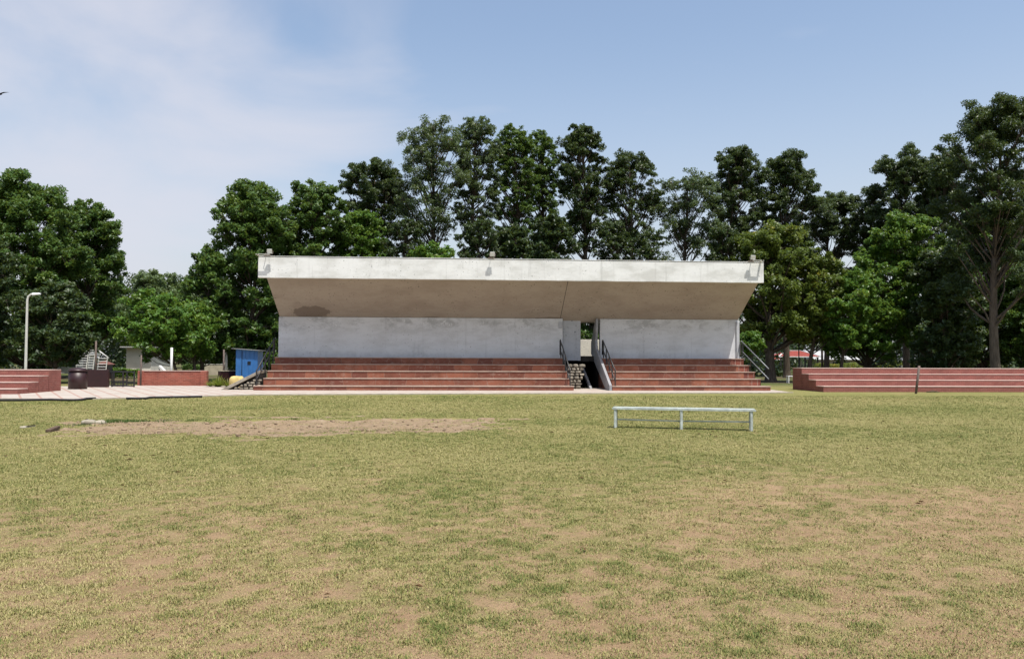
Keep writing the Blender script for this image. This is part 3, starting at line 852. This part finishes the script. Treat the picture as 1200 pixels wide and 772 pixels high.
# slide
D = 58; xa, _, za = P(186,428,D); xb, _, zb = P(194.5,437,D)
o = empty('slide', ((xa+xb)/2, D, 0), 'small white playground slide seen over the low brick wall', 'slide')
MB().prism([(xa,za),(xb,zb),(xb+.6,.15),(xb+.6,.05),(xb-.05,zb-.35),(xa,.9)], 'y', D, D+.5).build('chute', M['white_paint'], o)
for x in (xa+.04,): MB().box(x-.04,x+.04,D+.02,D+.08,0,.9).build('leg', M['steel'], o); MB().box(x-.04,x+.04,D+.4,D+.46,0,.9).build('leg', M['steel'], o)

# white car behind the booth
def car():
    D = 92.0; x0 = P(262.5,430,D)[0]; L = 3.9
    o = empty('parked_car', (x0+L/2, D+.8, 0), 'white parked car mostly hidden behind the blue booth', 'car')
    prof = [(0,.35),(0,.75),(.15,.85),(.95,.98),(1.55,1.42),(2.9,1.45),(3.55,1.05),(3.85,.98),(3.9,.4),(3.3,.28),(.6,.28)]
    b = MB().prism([(x0+a, z) for a, z in prof], 'y', D, D+1.6).build('body', M['car_white'], o, .05)
    for y in (D-.012, D+1.6):
        MB().prism([(x0+1.12,.98),(x0+1.6,1.36),(x0+2.85,1.38),(x0+3.35,1.04)], 'y', y, y+.012).build('window', M['glass'], b)
    MB().add([(x0+.99,D+.12,1.02),(x0+.99,D+1.48,1.02),(x0+1.50,D+1.4,1.40),(x0+1.50,D+.2,1.40)], [(0,1,2,3)]).build('windscreen', M['glass'], b)
    for wx in (.75, 3.1):
        for y in (D-.02, D+1.42):
            w = MB().tube([(x0+wx,y,.3),(x0+wx,y+.2,.3)], .30, 18).build('wheel', M['rubber'], o)
            MB().tube([(x0+wx,y-.01,.3),(x0+wx,y+.21,.3)], .17, 14).build('rim', M['steel'], w)
    MB().box(x0-.01,x0+.05,D+.1,D+.35,.6,.75).build('headlight', M['lamp_glass'], o); MB().box(x0-.01,x0+.05,D+1.25,D+1.5,.6,.75).build('headlight', M['lamp_glass'], o)
car()

# yellow rock
x, y, z = P(277.0, 443.5, 43.2)
tag(MB().rock((x, 43.2, .27), (.34,.28,.33), 4.7, 14, 10, 2.9).build('boulder', M['yellow_rock'], None), 'rounded pale yellow boulder in front of the blue booth', 'rock')

# spiky plants
def spiky(px, D, h, r, nl, label, seed, matk='hedge'):
    rr = np.random.default_rng(seed); x = P(px, 445, D)[0]
    V = []; F = []; T = []
    for i in range(nl):
        az = rr.random()*2*pi; le = rr.uniform(.2,1.3); l = h*rr.uniform(.7,1.1); w = .022*rr.uniform(.7,1.5)
        b = np.array([x, D, .02]) + np.array([math.cos(az), math.sin(az), 0])*r*.15*rr.random()
        side = np.array([-math.sin(az), math.cos(az), 0])
        prev = None
        for s in range(5):
            f = s/4; out = math.sin(le)*l*f*(1+.35*f); up = math.cos(le)*l*f*(1-.35*f*le)
            p = b + np.array([math.cos(az)*out, math.sin(az)*out, max(up, 0)])
            ww = w*(1-f)+.003
            V += [p-side*ww, p+side*ww]
            if s: k = len(V); F.append((k-4,k-3,k-1,k-2)); T.append(rr.random()*.6+.2)
    me = np_mesh('spiky_plant', np.array(V), np.array(F), {'tone': ('FACE', np.array(T))})
    tag(link_mesh('spiky_plant', me, L_[matk], None, (x,D,0)), label, 'plant', 'spiky plants before the dark wall')
spiky(255.5, 43.8, .72, .4, 130, 'larger spiky green plant left of the yellow boulder', 1)
spiky(267.5, 43.6, .55, .3, 80, 'smaller spiky plant right against the yellow boulder', 2)
spiky(246.5, 44.4, .4, .3, 60, 'lowest spiky tuft at the end of the brick wall', 3)

# ------------------------------------------------------------------ right side things
def gazebo(pa, pb, D, ye, yp, label, roofm, dep):
    x0, x1 = P(pa,420,D)[0], P(pb,420,D)[0]; ze = P(pa,ye,D)[2]; zp = P(pa,yp,D)[2]
    o = empty('gazebo', ((x0+x1)/2, D, 0), label, 'gazebo', 'red roofed gazebos')
    c0, c1 = x0+(x1-x0)*.33, x0+(x1-x0)*.67; ym = D+dep/2
    m = MB().add([(x0,D,ze),(x1,D,ze),(x1,D+dep,ze),(x0,D+dep,ze),(c0,ym,zp),(c1,ym,zp)], [(0,1,5,4),(1,2,5),(2,3,4,5),(3,0,4),(3,2,1,0)])
    rf = m.build('roof', roofm, o)
    MB().box(x0-.02,x1+.02,D-.03,D+.0,ze-.08,ze+.02).build('eave_board', M['white_paint'], rf)
    m = MB()
    for a, b in (((x0,D,ze),(c0,ym,zp)), ((x1,D,ze),(c1,ym,zp)), ((c0,ym,zp),(c1,ym,zp))): m.bar((a[0],a[1],a[2]+.03),(b[0],b[1],b[2]+.03),.12,.06)
    m.build('ridge', M['white_paint'], rf)
    for f in (.06,.5,.94):
        for y in (D+.2, D+dep-.2):
            x = x0+(x1-x0)*f; MB().box(x-.07,x+.07,y-.07,y+.07,0,ze-.01).build('post', M['black_iron'], o)
gazebo(913, 962, 86, 417.6, 410.6, 'red roofed gazebo just above the left end of the right bleacher', M['red_roof'], 3.6)
gazebo(892, 916, 104, 421, 415.5, 'small far red roofed gazebo peeping left of the thick tree trunk', M['red_roof'], 3.0)
D = 52.5; x0, x1 = P(924.5,445,D)[0], P(944,445,D)[0]; zt = P(925,440.3,D)[2]
o = empty('white_bench', ((x0+x1)/2, D, 0), 'small white bench half hidden behind the left end of the right bleacher', 'bench')
MB().box(x0-.05,x1+.05,D,D+.35,zt-.05,zt).build('seat', M['white_paint'], o, .005)
for x in (x0, x1):
    for y in (D+.03, D+.32): MB().box(x-.025,x+.025,y-.025,y+.025,0,zt-.052).build('leg', M['white_paint'], o)

# ------------------------------------------------------------------ odds and ends on the lawn
def strip_edge(pts, r, name, label, cat):
    m = MB(); m.tube([(G(*p)[0], G(*p)[1], r*.7 + .01) for p in pts], r, 6)
    tag(m.build(name, M['rubber'], None), label, cat)
strip_edge([(-60,470.8),(0,470.2),(30,470.0),(60,469.4),(82,470.2),(96,469.6),(101,468.4),(112,467.9)], .045, 'hose', 'black hose lying along the left end of the paving edge', 'hose')
strip_edge([(148,468.3),(170,468.2),(176,467.0),(200,466.6),(237,466.0)], .05, 'hose', 'second black hose lying on the grass edge in front of the low brick wall', 'hose')
x0, y0 = G(56,506.5); x1, y1 = G(68,504.0)
tag(MB().bar((x0,y0,.03),(x1,y1,.07),.10,.06).build('plank', M['timber'], None, .008), 'short dark wooden plank lying at the left end of the dug strip', 'plank')
x0, y0 = G(23,501.3); x1, y1 = G(38,499.6)
tag(MB().prism([(x0,y0),(x0+.15,y0-.06),(x1,y1-.1),(x1+.02,y1+.1),(x0+.1,y0+.14)], 'z', -.02, .035).build('stone_slab', M['pale_stone'], None, .01), 'flat pale stone slab lying on the lawn near the left edge', 'stone')
# clods and small stones along the dug strip
rr = random.Random(12)
x, y = G(104, 494.8)
tag(MB().rock((x, y, .0), (.17,.12,.07), 31, 14, 8, 1.8).rock((x+.26, y+.02, -.01), (.15,.1,.06), 5, 12, 8, 1.7).rock((x+.13, y+.05, -.01), (.2,.1,.05), 8, 12, 8, 1.7).build('kerb_stone', M['kerb'], None), 'rough grey stone at the far left end of the dug strip', 'stone')
m = MB()
for i in range(650):
    px = rr.uniform(75, 612); py = rr.uniform(490, 511)
    x, y = G(px, py)
    if float(patch_mask(np.array([x]), np.array([y]))[0]) < 0: continue
    r = rr.uniform(.008,.032) * (1.6 if rr.random() < .1 else 1)
    m.rock((x, y, float(ground_z(np.array([x]), np.array([y]))[0]) + r*.3), (r*1.3, r, r*.7), rr.random(), 6, 4)
t_ = plain('clod_soil', (.33,.245,.165), .95, 0, .45, .1, 2)
tag(m.build('soil_clods', t_, None, 0, (0,0,0)), 'small earth clods scattered over the dug strip', 'soil', kind='stuff')
# weeds on the far lip of the strip
def weeds():
    V = []; T = []
    r = np.random.default_rng(8)
    spots = [(128,493.5,.50),(118,494.5,.3),(160,493,.45),(92,498.3,.3),(196,493,.2),(345,491,.15),(225,492.6,.2),(134,493.0,.4)]
    for (px, py, w) in spots:
        cx_, cy = G(px, py)
        n = int(600*w)
        x = cx_ + r.normal(0, w*.5, n); y = cy + r.normal(0, .10, n); h = r.uniform(.02,.07,n)
        az = r.random(n)*2*pi; wd = .006
        a = np.stack([x-np.sin(az)*wd, y+np.cos(az)*wd, np.zeros(n)-.02], -1); b = np.stack([x+np.sin(az)*wd, y-np.cos(az)*wd, np.zeros(n)-.02], -1)
        c = np.stack([x+np.cos(az)*h*.5, y+np.sin(az)*h*.5, h], -1)
        V.append(np.stack([a,b,c],1).reshape(-1,3)); T.append(r.random(n)*.5+.1)
    V = np.concatenate(V); T = np.concatenate(T)
    me = np_mesh('weeds', V, np.arange(len(V)).reshape(-1,3), {'tone': ('FACE', T)})
    tag(link_mesh('weeds', me, L_['mid'], None, (0,0,0)), 'low green weeds along the far lip of the dug strip', 'weeds', kind='stuff')
weeds()

# dead leaves scattered on the field
r_ = np.random.default_rng(44); nl_ = 260
lx = r_.uniform(-12, 13, nl_); ly = 4 + 22*r_.random(nl_)**.8
me = leaf_mesh_flat = None
az_ = r_.random(nl_)*2*pi; sz_ = r_.uniform(.015,.04,nl_)*(1+.03*ly); zz_ = ground_z(lx, ly) + .022
q = []
for (a_, l_, w_) in ((0,1,.0),(1,0,.45),(0,-1,0),(-1,0,.45)):
    px_ = np.cos(az_)*l_*sz_ - np.sin(az_)*a_*sz_*.45; py_ = np.sin(az_)*l_*sz_ + np.cos(az_)*a_*sz_*.45
    q.append(np.stack([lx+px_, ly+py_, zz_ + (.35*sz_ if a_ else 0)], -1))
me = np_mesh('fallen_leaves', np.stack(q,1).reshape(-1,3), np.arange(4*nl_).reshape(-1,4))
tag(link_mesh('fallen_leaves', me, plain('dead_leaf', (.13,.075,.035), .9, 0, .4, .1, 2), None, (0,0,0)), 'dry brown leaves scattered over the playing field', 'leaves', kind='stuff')
# bird
bx_, by_, bz_ = P(-1.5, 110.6, 45)
o = empty('bird', (bx_, by_, bz_), 'small dark bird gliding at the left edge of the sky', 'bird')
MB().rock((bx_, by_, bz_), (.16,.06,.05), 1, 10, 8).build('body', M['bird'], o)
for s in (-1, 1):
    MB().add([(bx_, by_-.06, bz_+.01), (bx_+s*.28, by_-.05, bz_+.11), (bx_+s*.55, by_+.05, bz_+.14), (bx_+s*.27, by_+.08, bz_+.10), (bx_, by_+.08, bz_+.01),
              (bx_, by_+.0, bz_+.035), (bx_+s*.28, by_+.02, bz_+.125)], [(0,1,6,5),(1,2,6),(2,3,6),(3,4,5,6)]).build('wing', M['bird'], o)

# ------------------------------------------------------------------ trees
def leaf_mesh(name, C, tone, l, w, r, up=.5):
    n = len(C)
    nrm = r.normal(size=(n,3)); nrm[:,2] = np.abs(nrm[:,2]) + up; nrm[:,1] -= .25
    nrm /= np.linalg.norm(nrm, axis=1)[:,None]
    a = r.normal(size=(n,3)); a[:,2] -= .3
    u = a - nrm * (a*nrm).sum(1)[:,None]; u /= np.linalg.norm(u, axis=1)[:,None] + 1e-9
    v = np.cross(nrm, u)
    L = (l * r.uniform(.6,1.3,n))[:,None]; W = (w * r.uniform(.7,1.3,n))[:,None]
    V = np.stack([C - u*L*.5, C + v*W*.5 - u*L*.05, C + u*L*.5, C - v*W*.5 - u*L*.05], 1)
    V[:,2,2] -= (L*.15)[:,0]
    return np_mesh(name, V.reshape(-1,3), np.arange(4*n).reshape(-1,4), {'tone': ('FACE', np.clip(tone,0,1))})

def tree(px, ytop, wpx, ybase, D, style, leafk, label, seed, trunk_r=None, lean=0., barkk='bark', px_trunk=None, cat='tree', nl=1., group=None, lobes_n=None):
    r = np.random.default_rng(seed); pr = random.Random(seed)
    xt, _, zt = P(px, ytop, D); zb = max(P(px, ybase, D)[2], .5)
    R0 = wpx * D / FPX / 2 * (1.12 if style == 'airy' else 1.0)
    xb = P(px_trunk if px_trunk else px, 420, D)[0]
    H = zt; hc = zt - zb
    name = {'airy':'tall_tree','dense':'leafy_tree','bush':'shrub'}[style]
    o = empty(name, (xb, D, 0), label, cat, group)
    tr = trunk_r or (.012*H + .06)
    # trunk
    m = MB(); npt = 9; tp = []
    wob = [pr.uniform(-1,1)*.02*H for _ in range(4)]
    top = .93 if style == 'airy' else .8
    for i in range(npt):
        f = i/(npt-1); z = H*top*f
        xx = xb + (xt-xb)*f**1.3 + wob[0]*sin(f*3.1) + wob[1]*sin(f*6.3)*.4
        yy_ = D + wob[2]*sin(f*3.3) + wob[3]*sin(f*6)*.4
        tp.append(Vector((xx, yy_, z)))
    if style != 'bush':
        m.tube([(tp[0].x, tp[0].y, -.15)] + tp[0:1] + [tp[0].lerp(tp[1], .3)] + tp[1:], [tr*1.5, tr*1.25, tr*1.02] + [tr*(1-.88*(i/(npt-1))) for i in range(1, npt)], 9)
    def trunk_at(z):
        f = min(max(z/(H*top), 0), 1)*(npt-1); i = min(int(f), npt-2)
        return tp[i].lerp(tp[i+1], f-i)
    # lobes in an envelope
    szf = {'airy':.19,'dense':.25,'bush':.42}[style]
    cov = {'airy': 1.65, 'dense': 2.9, 'bush': 2}[style]
    K = int(min(130, cov * 2*R0*hc / (pi*(szf*R0)**2)))
    lobes = []
    tries = 0
    while len(lobes) < K and tries < 4000:
        tries += 1
        f = pr.random()**(.72 if style == 'airy' else .9)                      # 0 base .. 1 top of the crown
        if style == 'airy': env = (.72 + .40*f)*(1 - max(0,(f-.62)/.38)**1.8*.50)
        elif style == 'dense': env = max(0, 1-(abs(f-.42)/.64)**2.6)**.5
        else: env = math.sqrt(max(0, 1-(f*.95)**2))
        a = pr.random()*2*pi
        rr_ = (pr.random()**.5) if style != 'airy' else (pr.random()**.6)
        sz = szf * R0 * pr.uniform(.7,1.3)
        rad = max(0, env*R0 - sz*.55)*rr_
        ax = xb + (xt-xb)*min(1, (zb+f*hc)/H)**1.2
        c = Vector((ax + cos(a)*rad, D + sin(a)*rad*.95, zb + sz*.5 + f*(hc - sz*1.25)))
        if any((c-q[0]).length < (sz+q[1])*(.42 if style == 'airy' else .36) for q in lobes): continue
        lobes.append((c, sz, pr.random()))
    # a few lobes right at the top and flanks keep the photographed outline
    for (dx, f) in (((0,1.),(-.45,.9),(.4,.93),(-.9,.55),(.92,.6)) if style != 'dense' else ((0,.99),(-.38,.93),(.35,.94),(-.85,.55),(.88,.6),(.15,.9),(-.2,.88))):
        sz = {'airy':.24,'dense':.28,'bush':.4}[style]*R0
        if style == 'airy' and abs(dx) > .8: dx *= .85
        lobes.append((Vector((xt*min(1,.5+f/2)+xb*(1-min(1,.5+f/2)) + dx*(R0-sz*.6), D+pr.uniform(-.3,.3)*R0, zb + f*(hc) - sz*.55)), sz, pr.random()))
    C = []; T = []
    for (c, sz, lt) in lobes:
        hd_ = math.hypot(c.x - xb, c.y - D)
        if style != 'bush':
            zs = max(c.z - hd_*(1.25 if style == 'airy' else .75) - sz*.6, min(zb*.75, c.z*.6))
            zs = min(zs, H*top*.98)
            s = trunk_at(zs)
            mid = s.lerp(c, .5) + Vector((pr.uniform(-.1,.1)*hd_, pr.uniform(-.1,.1)*hd_, -.06*hd_))
            rs = max(.025, tr*.32*(1 - zs/H*.6)*min(1.2, .5+sz/1.6))
            m.tube([s, s.lerp(mid,.6)+Vector((0,0,-.03*hd_)), mid, mid.lerp(c,.55), c], [rs, rs*.85, rs*.7, rs*.5, rs*.28], 5, caps=False)
        ncl = pr.randint(7, 10) if style != 'bush' else 12
        dens = {'airy': 120, 'dense': 105, 'bush': 100}[style]*nl
        for k in range(ncl):
            dv = Vector((pr.gauss(0,1), pr.gauss(0,1), pr.gauss(0,.8)))
            dv.normalize(); e = c + dv*sz*pr.uniform(.45,1.0)
            if style != 'bush':
                m.tube([c, c.lerp(e,.55)+Vector((0,0,-.04*sz)), e], [rs*.26, rs*.18, .010], 3, caps=False)
            cr_ = sz*(pr.uniform(.34,.60) if style == 'airy' else pr.uniform(.30,.55))
            n = max(14, int(dens * (cr_/.45)**2 * pr.uniform(.7,1.3)))
            n = min(n, 420)
            g = r.normal(size=(n,3)); g /= np.linalg.norm(g, axis=1)[:,None]
            g *= (r.random(n)**(.5))[:,None] * cr_
            g[:,2] *= .72
            C.append(g + np.array(e))
            ct = .18 + .35*lt + .30*pr.random()
            T.append(ct + (r.random(n)-.5)*.38)
    C = np.concatenate(C); T = np.concatenate(T)
    C[:,2] = np.maximum(C[:,2], .05)
    if style != 'bush': m.build('trunk', M[barkk], o)
    far = D / 62.0
    l, w = {'airy': (.20,.085), 'dense': (.27,.13), 'bush': (.24,.12)}[style]
    me = leaf_mesh('crown', C, T, l*(.6+.4*far), w*(.6+.4*far), r)
    link_mesh('crown' if style != 'bush' else 'foliage', me, L_[leafk], o)
    return len(C)

TOT = 0
BR = 'tall trees behind the grandstand'
specs = [
 # back row behind the stand: px, ytop, width, ybase, depth, style, leaf, label
 (440,186,82,300,63,'airy','dark','dark rounded tree at the left end of the tall row behind the canopy',dict(nl=1.6,group=BR)),
 (506,139,94,292,60,'airy','grey','widest open greyish tree with bare branches showing above the canopy',dict(group=BR,nl=.62)),
 (558,139,60,300,62,'airy','grey','slender tree with two tufted tops second of the tallest trees',dict(group=BR,nl=1.1)),
 (602,150,62,305,64,'airy','mid','narrow green tree above the middle floodlight of the canopy',dict(group=BR,nl=1.3)),
 (634,152,50,300,66,'airy','mid','thin tree squeezed between its neighbours right of the middle floodlight',dict(group=BR,nl=1.3)),
 (682,147,66,300,61,'airy','dark','very dark tall tree with a flat ragged top right of canopy middle',dict(group=BR,nl=1.5)),
 (738,178,76,300,62,'airy','dark','dark tree with thin bare low branches right of the darkest tree',dict(group=BR,nl=1.15)),
 (806,203,84,300,62,'airy','grey','sparse tree with sky showing through above the right of the canopy',dict(group=BR,nl=.75)),
 (862,174,74,310,66,'airy','dark','tall dark tree behind the right corner of the canopy, left of its twin',dict(group=BR,nl=1.4)),
 (922,180,78,320,68,'airy','dark','tall dark flat branched tree right of the canopy corner',dict(group=BR,nl=1.3)),
 (968,226,84,330,72,'airy','grey','thinner hazy tree in the dip right of the tall dark pair',dict(nl=1.1)),
 (1018,218,70,330,70,'airy','dark','dark tree rising left of the big right hand group',dict(nl=1.2)),
 (1062,172,92,330,66,'airy','dark','broad crowned tall tree at the left of the right hand group',dict(nl=1.4)),
 (1112,176,86,330,64,'airy','dark','tall dark tree just left of the tallest right edge tree',dict(nl=1.4)),
 (1175,114,140,352,46,'airy','dark','tallest tree at the right edge with a pale straight trunk',dict(nl=1.5,px_trunk=1167,barkk='bark_pale',trunk_r=.30)),
 # dense front trees left of the stand
 (298,210,112,432,56,'dense','mid','big dense dark green tree left of the grandstand reaching the ground',dict(nl=1.1,px_trunk=292)),
 (368,212,92,340,58,'dense','mid','rounded dense tree directly behind the left end of the canopy',dict(nl=1.1)),
 (246,294,66,425,54,'dense','mid','lower dense tree overhanging the low red brick wall',dict(nl=1.,px_trunk=238,barkk='bark_pale',trunk_r=.14)),
 (424,246,74,340,60,'dense','bright','lower bright green tree under the dark rounded one',dict(nl=.9)),
 # left edge
 (30,204,140,425,60,'dense','mid','massive tree at the left edge behind the street lamp',dict(nl=1.1,lobes_n=70)),
 (102,235,92,400,66,'dense','mid','large tree with a domed top behind the climbing frame',dict(nl=1.1,lobes_n=56,px_trunk=101,barkk='bark_pale')),
 (-45,236,120,425,52,'dense','dark','shadowy tree mostly outside the left edge',dict(nl=1.0)),
 (60,330,90,425,50,'dense','dark','low dark tree between the street lamp and the white shed',dict(nl=.9,px_trunk=66)),
 (180,318,80,400,95,'dense','pale','pale distant tree in the gap on the left',dict(nl=.8)),
 (228,325,40,400,92,'dense','pale','second pale distant tree left of the big dense tree',dict(nl=.8)),
 (172,340,96,421,50,'dense','bright','sunlit yellow green small tree over the left end of the brick wall',dict(nl=.8,px_trunk=210,trunk_r=.10)),
 (222,352,60,420,51,'dense','bright','second sunlit small tree right of the yellow green one',dict(nl=.8,px_trunk=229,trunk_r=.12,barkk='bark_pale')),
 # right of the stand
 (905,262,130,402,55,'dense','yellow','broad tree with yellowing leaves right of the canopy corner',dict(nl=1.1,px_trunk=903,trunk_r=.38,lobes_n=64)),
 (962,300,84,402,54,'dense','yellow','smaller yellowish green tree above the red roofed gazebo',dict(nl=1.0,px_trunk=946,trunk_r=.17)),
 (1000,318,86,408,53,'dense','bright','bright green tree standing before the white roofed building',dict(nl=1.,px_trunk=983,trunk_r=.13)),
 (1060,250,118,424,56,'dense','bright','large bright green tree behind the middle of the right bleacher',dict(nl=1.1,lobes_n=60,px_trunk=1013,trunk_r=.2)),
 (1105,290,96,432,52,'dense','dark','dark low spreading tree behind the steel pole',dict(nl=1.1)),
 (1150,240,110,432,57,'dense','mid','leafy tree filling the space behind the pale trunk',dict(nl=1.1,lobes_n=60)),
 (1215,270,110,432,53,'dense','mid','leafy tree cut off by the right edge',dict(nl=1.)),
 (880,388,34,415,50,'dense','bright','small bright tree beside the right end wall of the grandstand',dict(nl=1.,trunk_r=.06)),
 (648,252,66,330,55,'dense','dark','low dark rounded tree rising just over the middle of the canopy',dict(nl=1.1)),
 (510,287,70,330,54,'dense','bright','low bright green treetop peeping over the canopy below the open greyish tree',dict(nl=.8)),
 (760,270,60,340,57,'airy','dark','low thin tree showing over the canopy between taller ones',dict(nl=.9)),
 (600,262,60,340,58,'dense','dark','dark bushy treetop over the canopy below the narrow green tree',dict(nl=.8)),
 (692,352,70,425,51,'dense','mid','leafy tree glimpsed through the opening of the grandstand passage',dict(nl=.8)),
 (716,258,48,340,57,'airy','dark','low thin treetop over the canopy in the gap right of the darkest tree',dict(nl=.9)),
 (846,262,46,340,57,'airy','dark','low thin treetop just left of the right corner floodlight',dict(nl=.9)),
 (474,256,48,340,57,'airy','dark','low thin treetop left of the open greyish tree',dict(nl=.8)),
 (560,255,50,340,56,'airy','dark','low dark sapling top over the canopy left of its middle',dict(nl=.9)),
]
for i, sp in enumerate(specs):
    kw = sp[8]
    TOT += tree(sp[0], sp[1], sp[2], sp[3], sp[4], sp[5], sp[6], sp[7], 100+i, **kw)
print('leaves', TOT)

# hedge with orange tinged flowers, and low shrubs
def hedge(pa, pb, D, h, dep, matk, label, seed, n, name='hedge', cat='hedge'):
    r = np.random.default_rng(seed)
    x0, x1 = P(pa,420,D)[0], P(pb,420,D)[0]
    x = r.uniform(x0, x1, n); y = r.uniform(D, D+dep, n)
    hh = h*(.72 + .5*fbm(x, y, .8, 3, seed))
    z = hh * r.random(n)**.5
    me = leaf_mesh(name, np.stack([x,y,z],-1), r.random(n)*.7 + (fbm(x,z,1.2,3,seed+5)-.35)*.9, .16, .09, r)
    tag(link_mesh(name, me, L_[matk], None, ((x0+x1)/2, D, 0)), label, cat)
hedge(960, 1075, 84, 1.25, 1.2, 'hedge', 'yellow green clipped hedge behind the left half of the right bleacher', 5, 9000)
hedge(125, 160, 62, .75, 1., 'bright', 'low bright hedge behind the black gate', 6, 3000)
hedge(212, 262, 76, .9, 1.2, 'mid', 'green hedge behind the far beige parapet', 7, 4000)

# far-off woodland reading as one mass
def woodland():
    r = np.random.default_rng(77); C = []; T = []
    for (pa, pb, D, h) in ((-200, 140, 100, 11), (90, 262, 118, 13), (240, 330, 84, 7), (850, 950, 112, 10), (940,1010,125,9), (1000, 1090, 110, 8), (1085, 1400, 86, 8), (-200, 60, 76, 5), (-200, 60, 64, 2.6), (128, 262, 86, 5), (1040, 1400, 70, 5), (850, 915, 72, 4), (850, 960, 95, 5)):
        x0, x1 = P(pa,420,D)[0], P(pb,420,D)[0]
        nc = int((x1-x0)*h/1.7)
        for k in range(nc):
            c = np.array([r.uniform(x0,x1), D + r.uniform(0,8), r.random()**.8*h])
            s = r.uniform(.8,1.9); n = 130
            g = r.normal(size=(n,3)); g /= np.linalg.norm(g,axis=1)[:,None]; g *= (r.random(n)**.4)[:,None]*s
            C.append(g+c); T.append(.15+.5*r.random()+(r.random(n)-.5)*.3)
    C = np.concatenate(C); C[:,2] = np.abs(C[:,2]); T = np.concatenate(T)
    me = leaf_mesh('distant_woodland', C, T, .5, .28, r)
    tag(link_mesh('distant_woodland', me, L_['dark'], None, (0,110,0)), 'dark distant woodland behind the park trees', 'woodland', kind='stuff')
woodland()

# ------------------------------------------------------------------ light
sd = Vector((-.20, .36, -1.0)).normalized()       # direction the sunlight travels
elev = math.asin(-sd.z); az = math.atan2(-sd.x, -sd.y)   # clockwise from +Y
sun = bpy.data.lights.new('sun', 'SUN'); sun.energy = 4.2; sun.angle = R(.53); sun.color = (1.0, .955, .88)
so = bpy.data.objects.new('sun', sun); col.objects.link(so)
so.rotation_euler = sd.to_track_quat('-Z', 'Y').to_euler(); so.location = (20,-40,80)
w = bpy.data.worlds.new('World'); scene.world = w; w.use_nodes = True
nt = w.node_tree; nt.nodes.clear()
def N(t, **k):
    x = nt.nodes.new(t)
    for a, b in k.items(): setattr(x, a, b)
    return x
out = N('ShaderNodeOutputWorld'); bg = N('ShaderNodeBackground'); sky = N('ShaderNodeTexSky')
sky.sky_type = 'NISHITA'; sky.sun_disc = False; sky.sun_elevation = elev; sky.sun_rotation = az
sky.air_density = 1.3; sky.dust_density = 3.2; sky.ozone_density = 2.0; sky.altitude = 300
tc = N('ShaderNodeTexCoord'); mp = N('ShaderNodeMapping'); mp.inputs['Scale'].default_value = (1.0,1.0,2.6)
nt.links.new(tc.outputs['Generated'], mp.inputs[0])
nz = N('ShaderNodeTexNoise'); nz.inputs['Scale'].default_value = 2.3; nz.inputs['Detail'].default_value = 7; nz.inputs['Roughness'].default_value = .52; nz.inputs['Distortion'].default_value = .5
nt.links.new(mp.outputs[0], nz.inputs['Vector'])
# thin cloud veil, thicker towards the left of the scene
dt = N('ShaderNodeVectorMath', operation='DOT_PRODUCT'); nt.links.new(tc.outputs['Generated'], dt.inputs[0])
cd = Vector((-.50, .82, .22)).normalized(); dt.inputs[1].default_value = cd
mr = N('ShaderNodeMapRange'); mr.interpolation_type = 'SMOOTHSTEP'
for i, v in enumerate((.84, 1.02, 0., .36)): mr.inputs[i+1].default_value = v
nt.links.new(dt.outputs['Value'], mr.inputs[0])
ad_ = N('ShaderNodeMath', operation='ADD'); nt.links.new(nz.outputs['Fac'], ad_.inputs[0]); nt.links.new(mr.outputs[0], ad_.inputs[1])
mr2 = N('ShaderNodeMapRange'); mr2.interpolation_type = 'SMOOTHSTEP'
for i, v in enumerate((.50, .98, 0.06, .85)): mr2.inputs[i+1].default_value = v
nt.links.new(ad_.outputs[0], mr2.inputs[0])
sp = N('ShaderNodeSeparateXYZ'); nt.links.new(tc.outputs['Generated'], sp.inputs[0])
hz_ = N('ShaderNodeMapRange'); hz_.interpolation_type = 'SMOOTHSTEP'      # pale haze low in the sky
for i, v in enumerate((.0, .42, .62, 0.08)): hz_.inputs[i+1].default_value = v
nt.links.new(sp.outputs[2], hz_.inputs[0])
mxm = N('ShaderNodeMath', operation='MAXIMUM'); nt.links.new(hz_.outputs[0], mxm.inputs[0]); nt.links.new(mr2.outputs[0], mxm.inputs[1])
mx = N('ShaderNodeMix', data_type='RGBA'); nt.links.new(mxm.outputs[0], mx.inputs[0])
nt.links.new(sky.outputs[0], mx.inputs[6]); mx.inputs[7].default_value = (4.15, 4.2, 4.7, 1)
nt.links.new(mx.outputs[2], bg.inputs[0]); bg.inputs[1].default_value = .135
nt.links.new(bg.outputs[0], out.inputs[0])
scene.view_settings.view_transform = 'Standard'; scene.view_settings.look = 'None'
scene.view_settings.gamma = 1.0; scene.view_settings.use_curve_mapping = False
scene.view_settings.exposure = 0.38
scene.render.engine = 'CYCLES'
scene.cycles.max_bounces = 6; scene.cycles.diffuse_bounces = 4; scene.cycles.transmission_bounces = 3
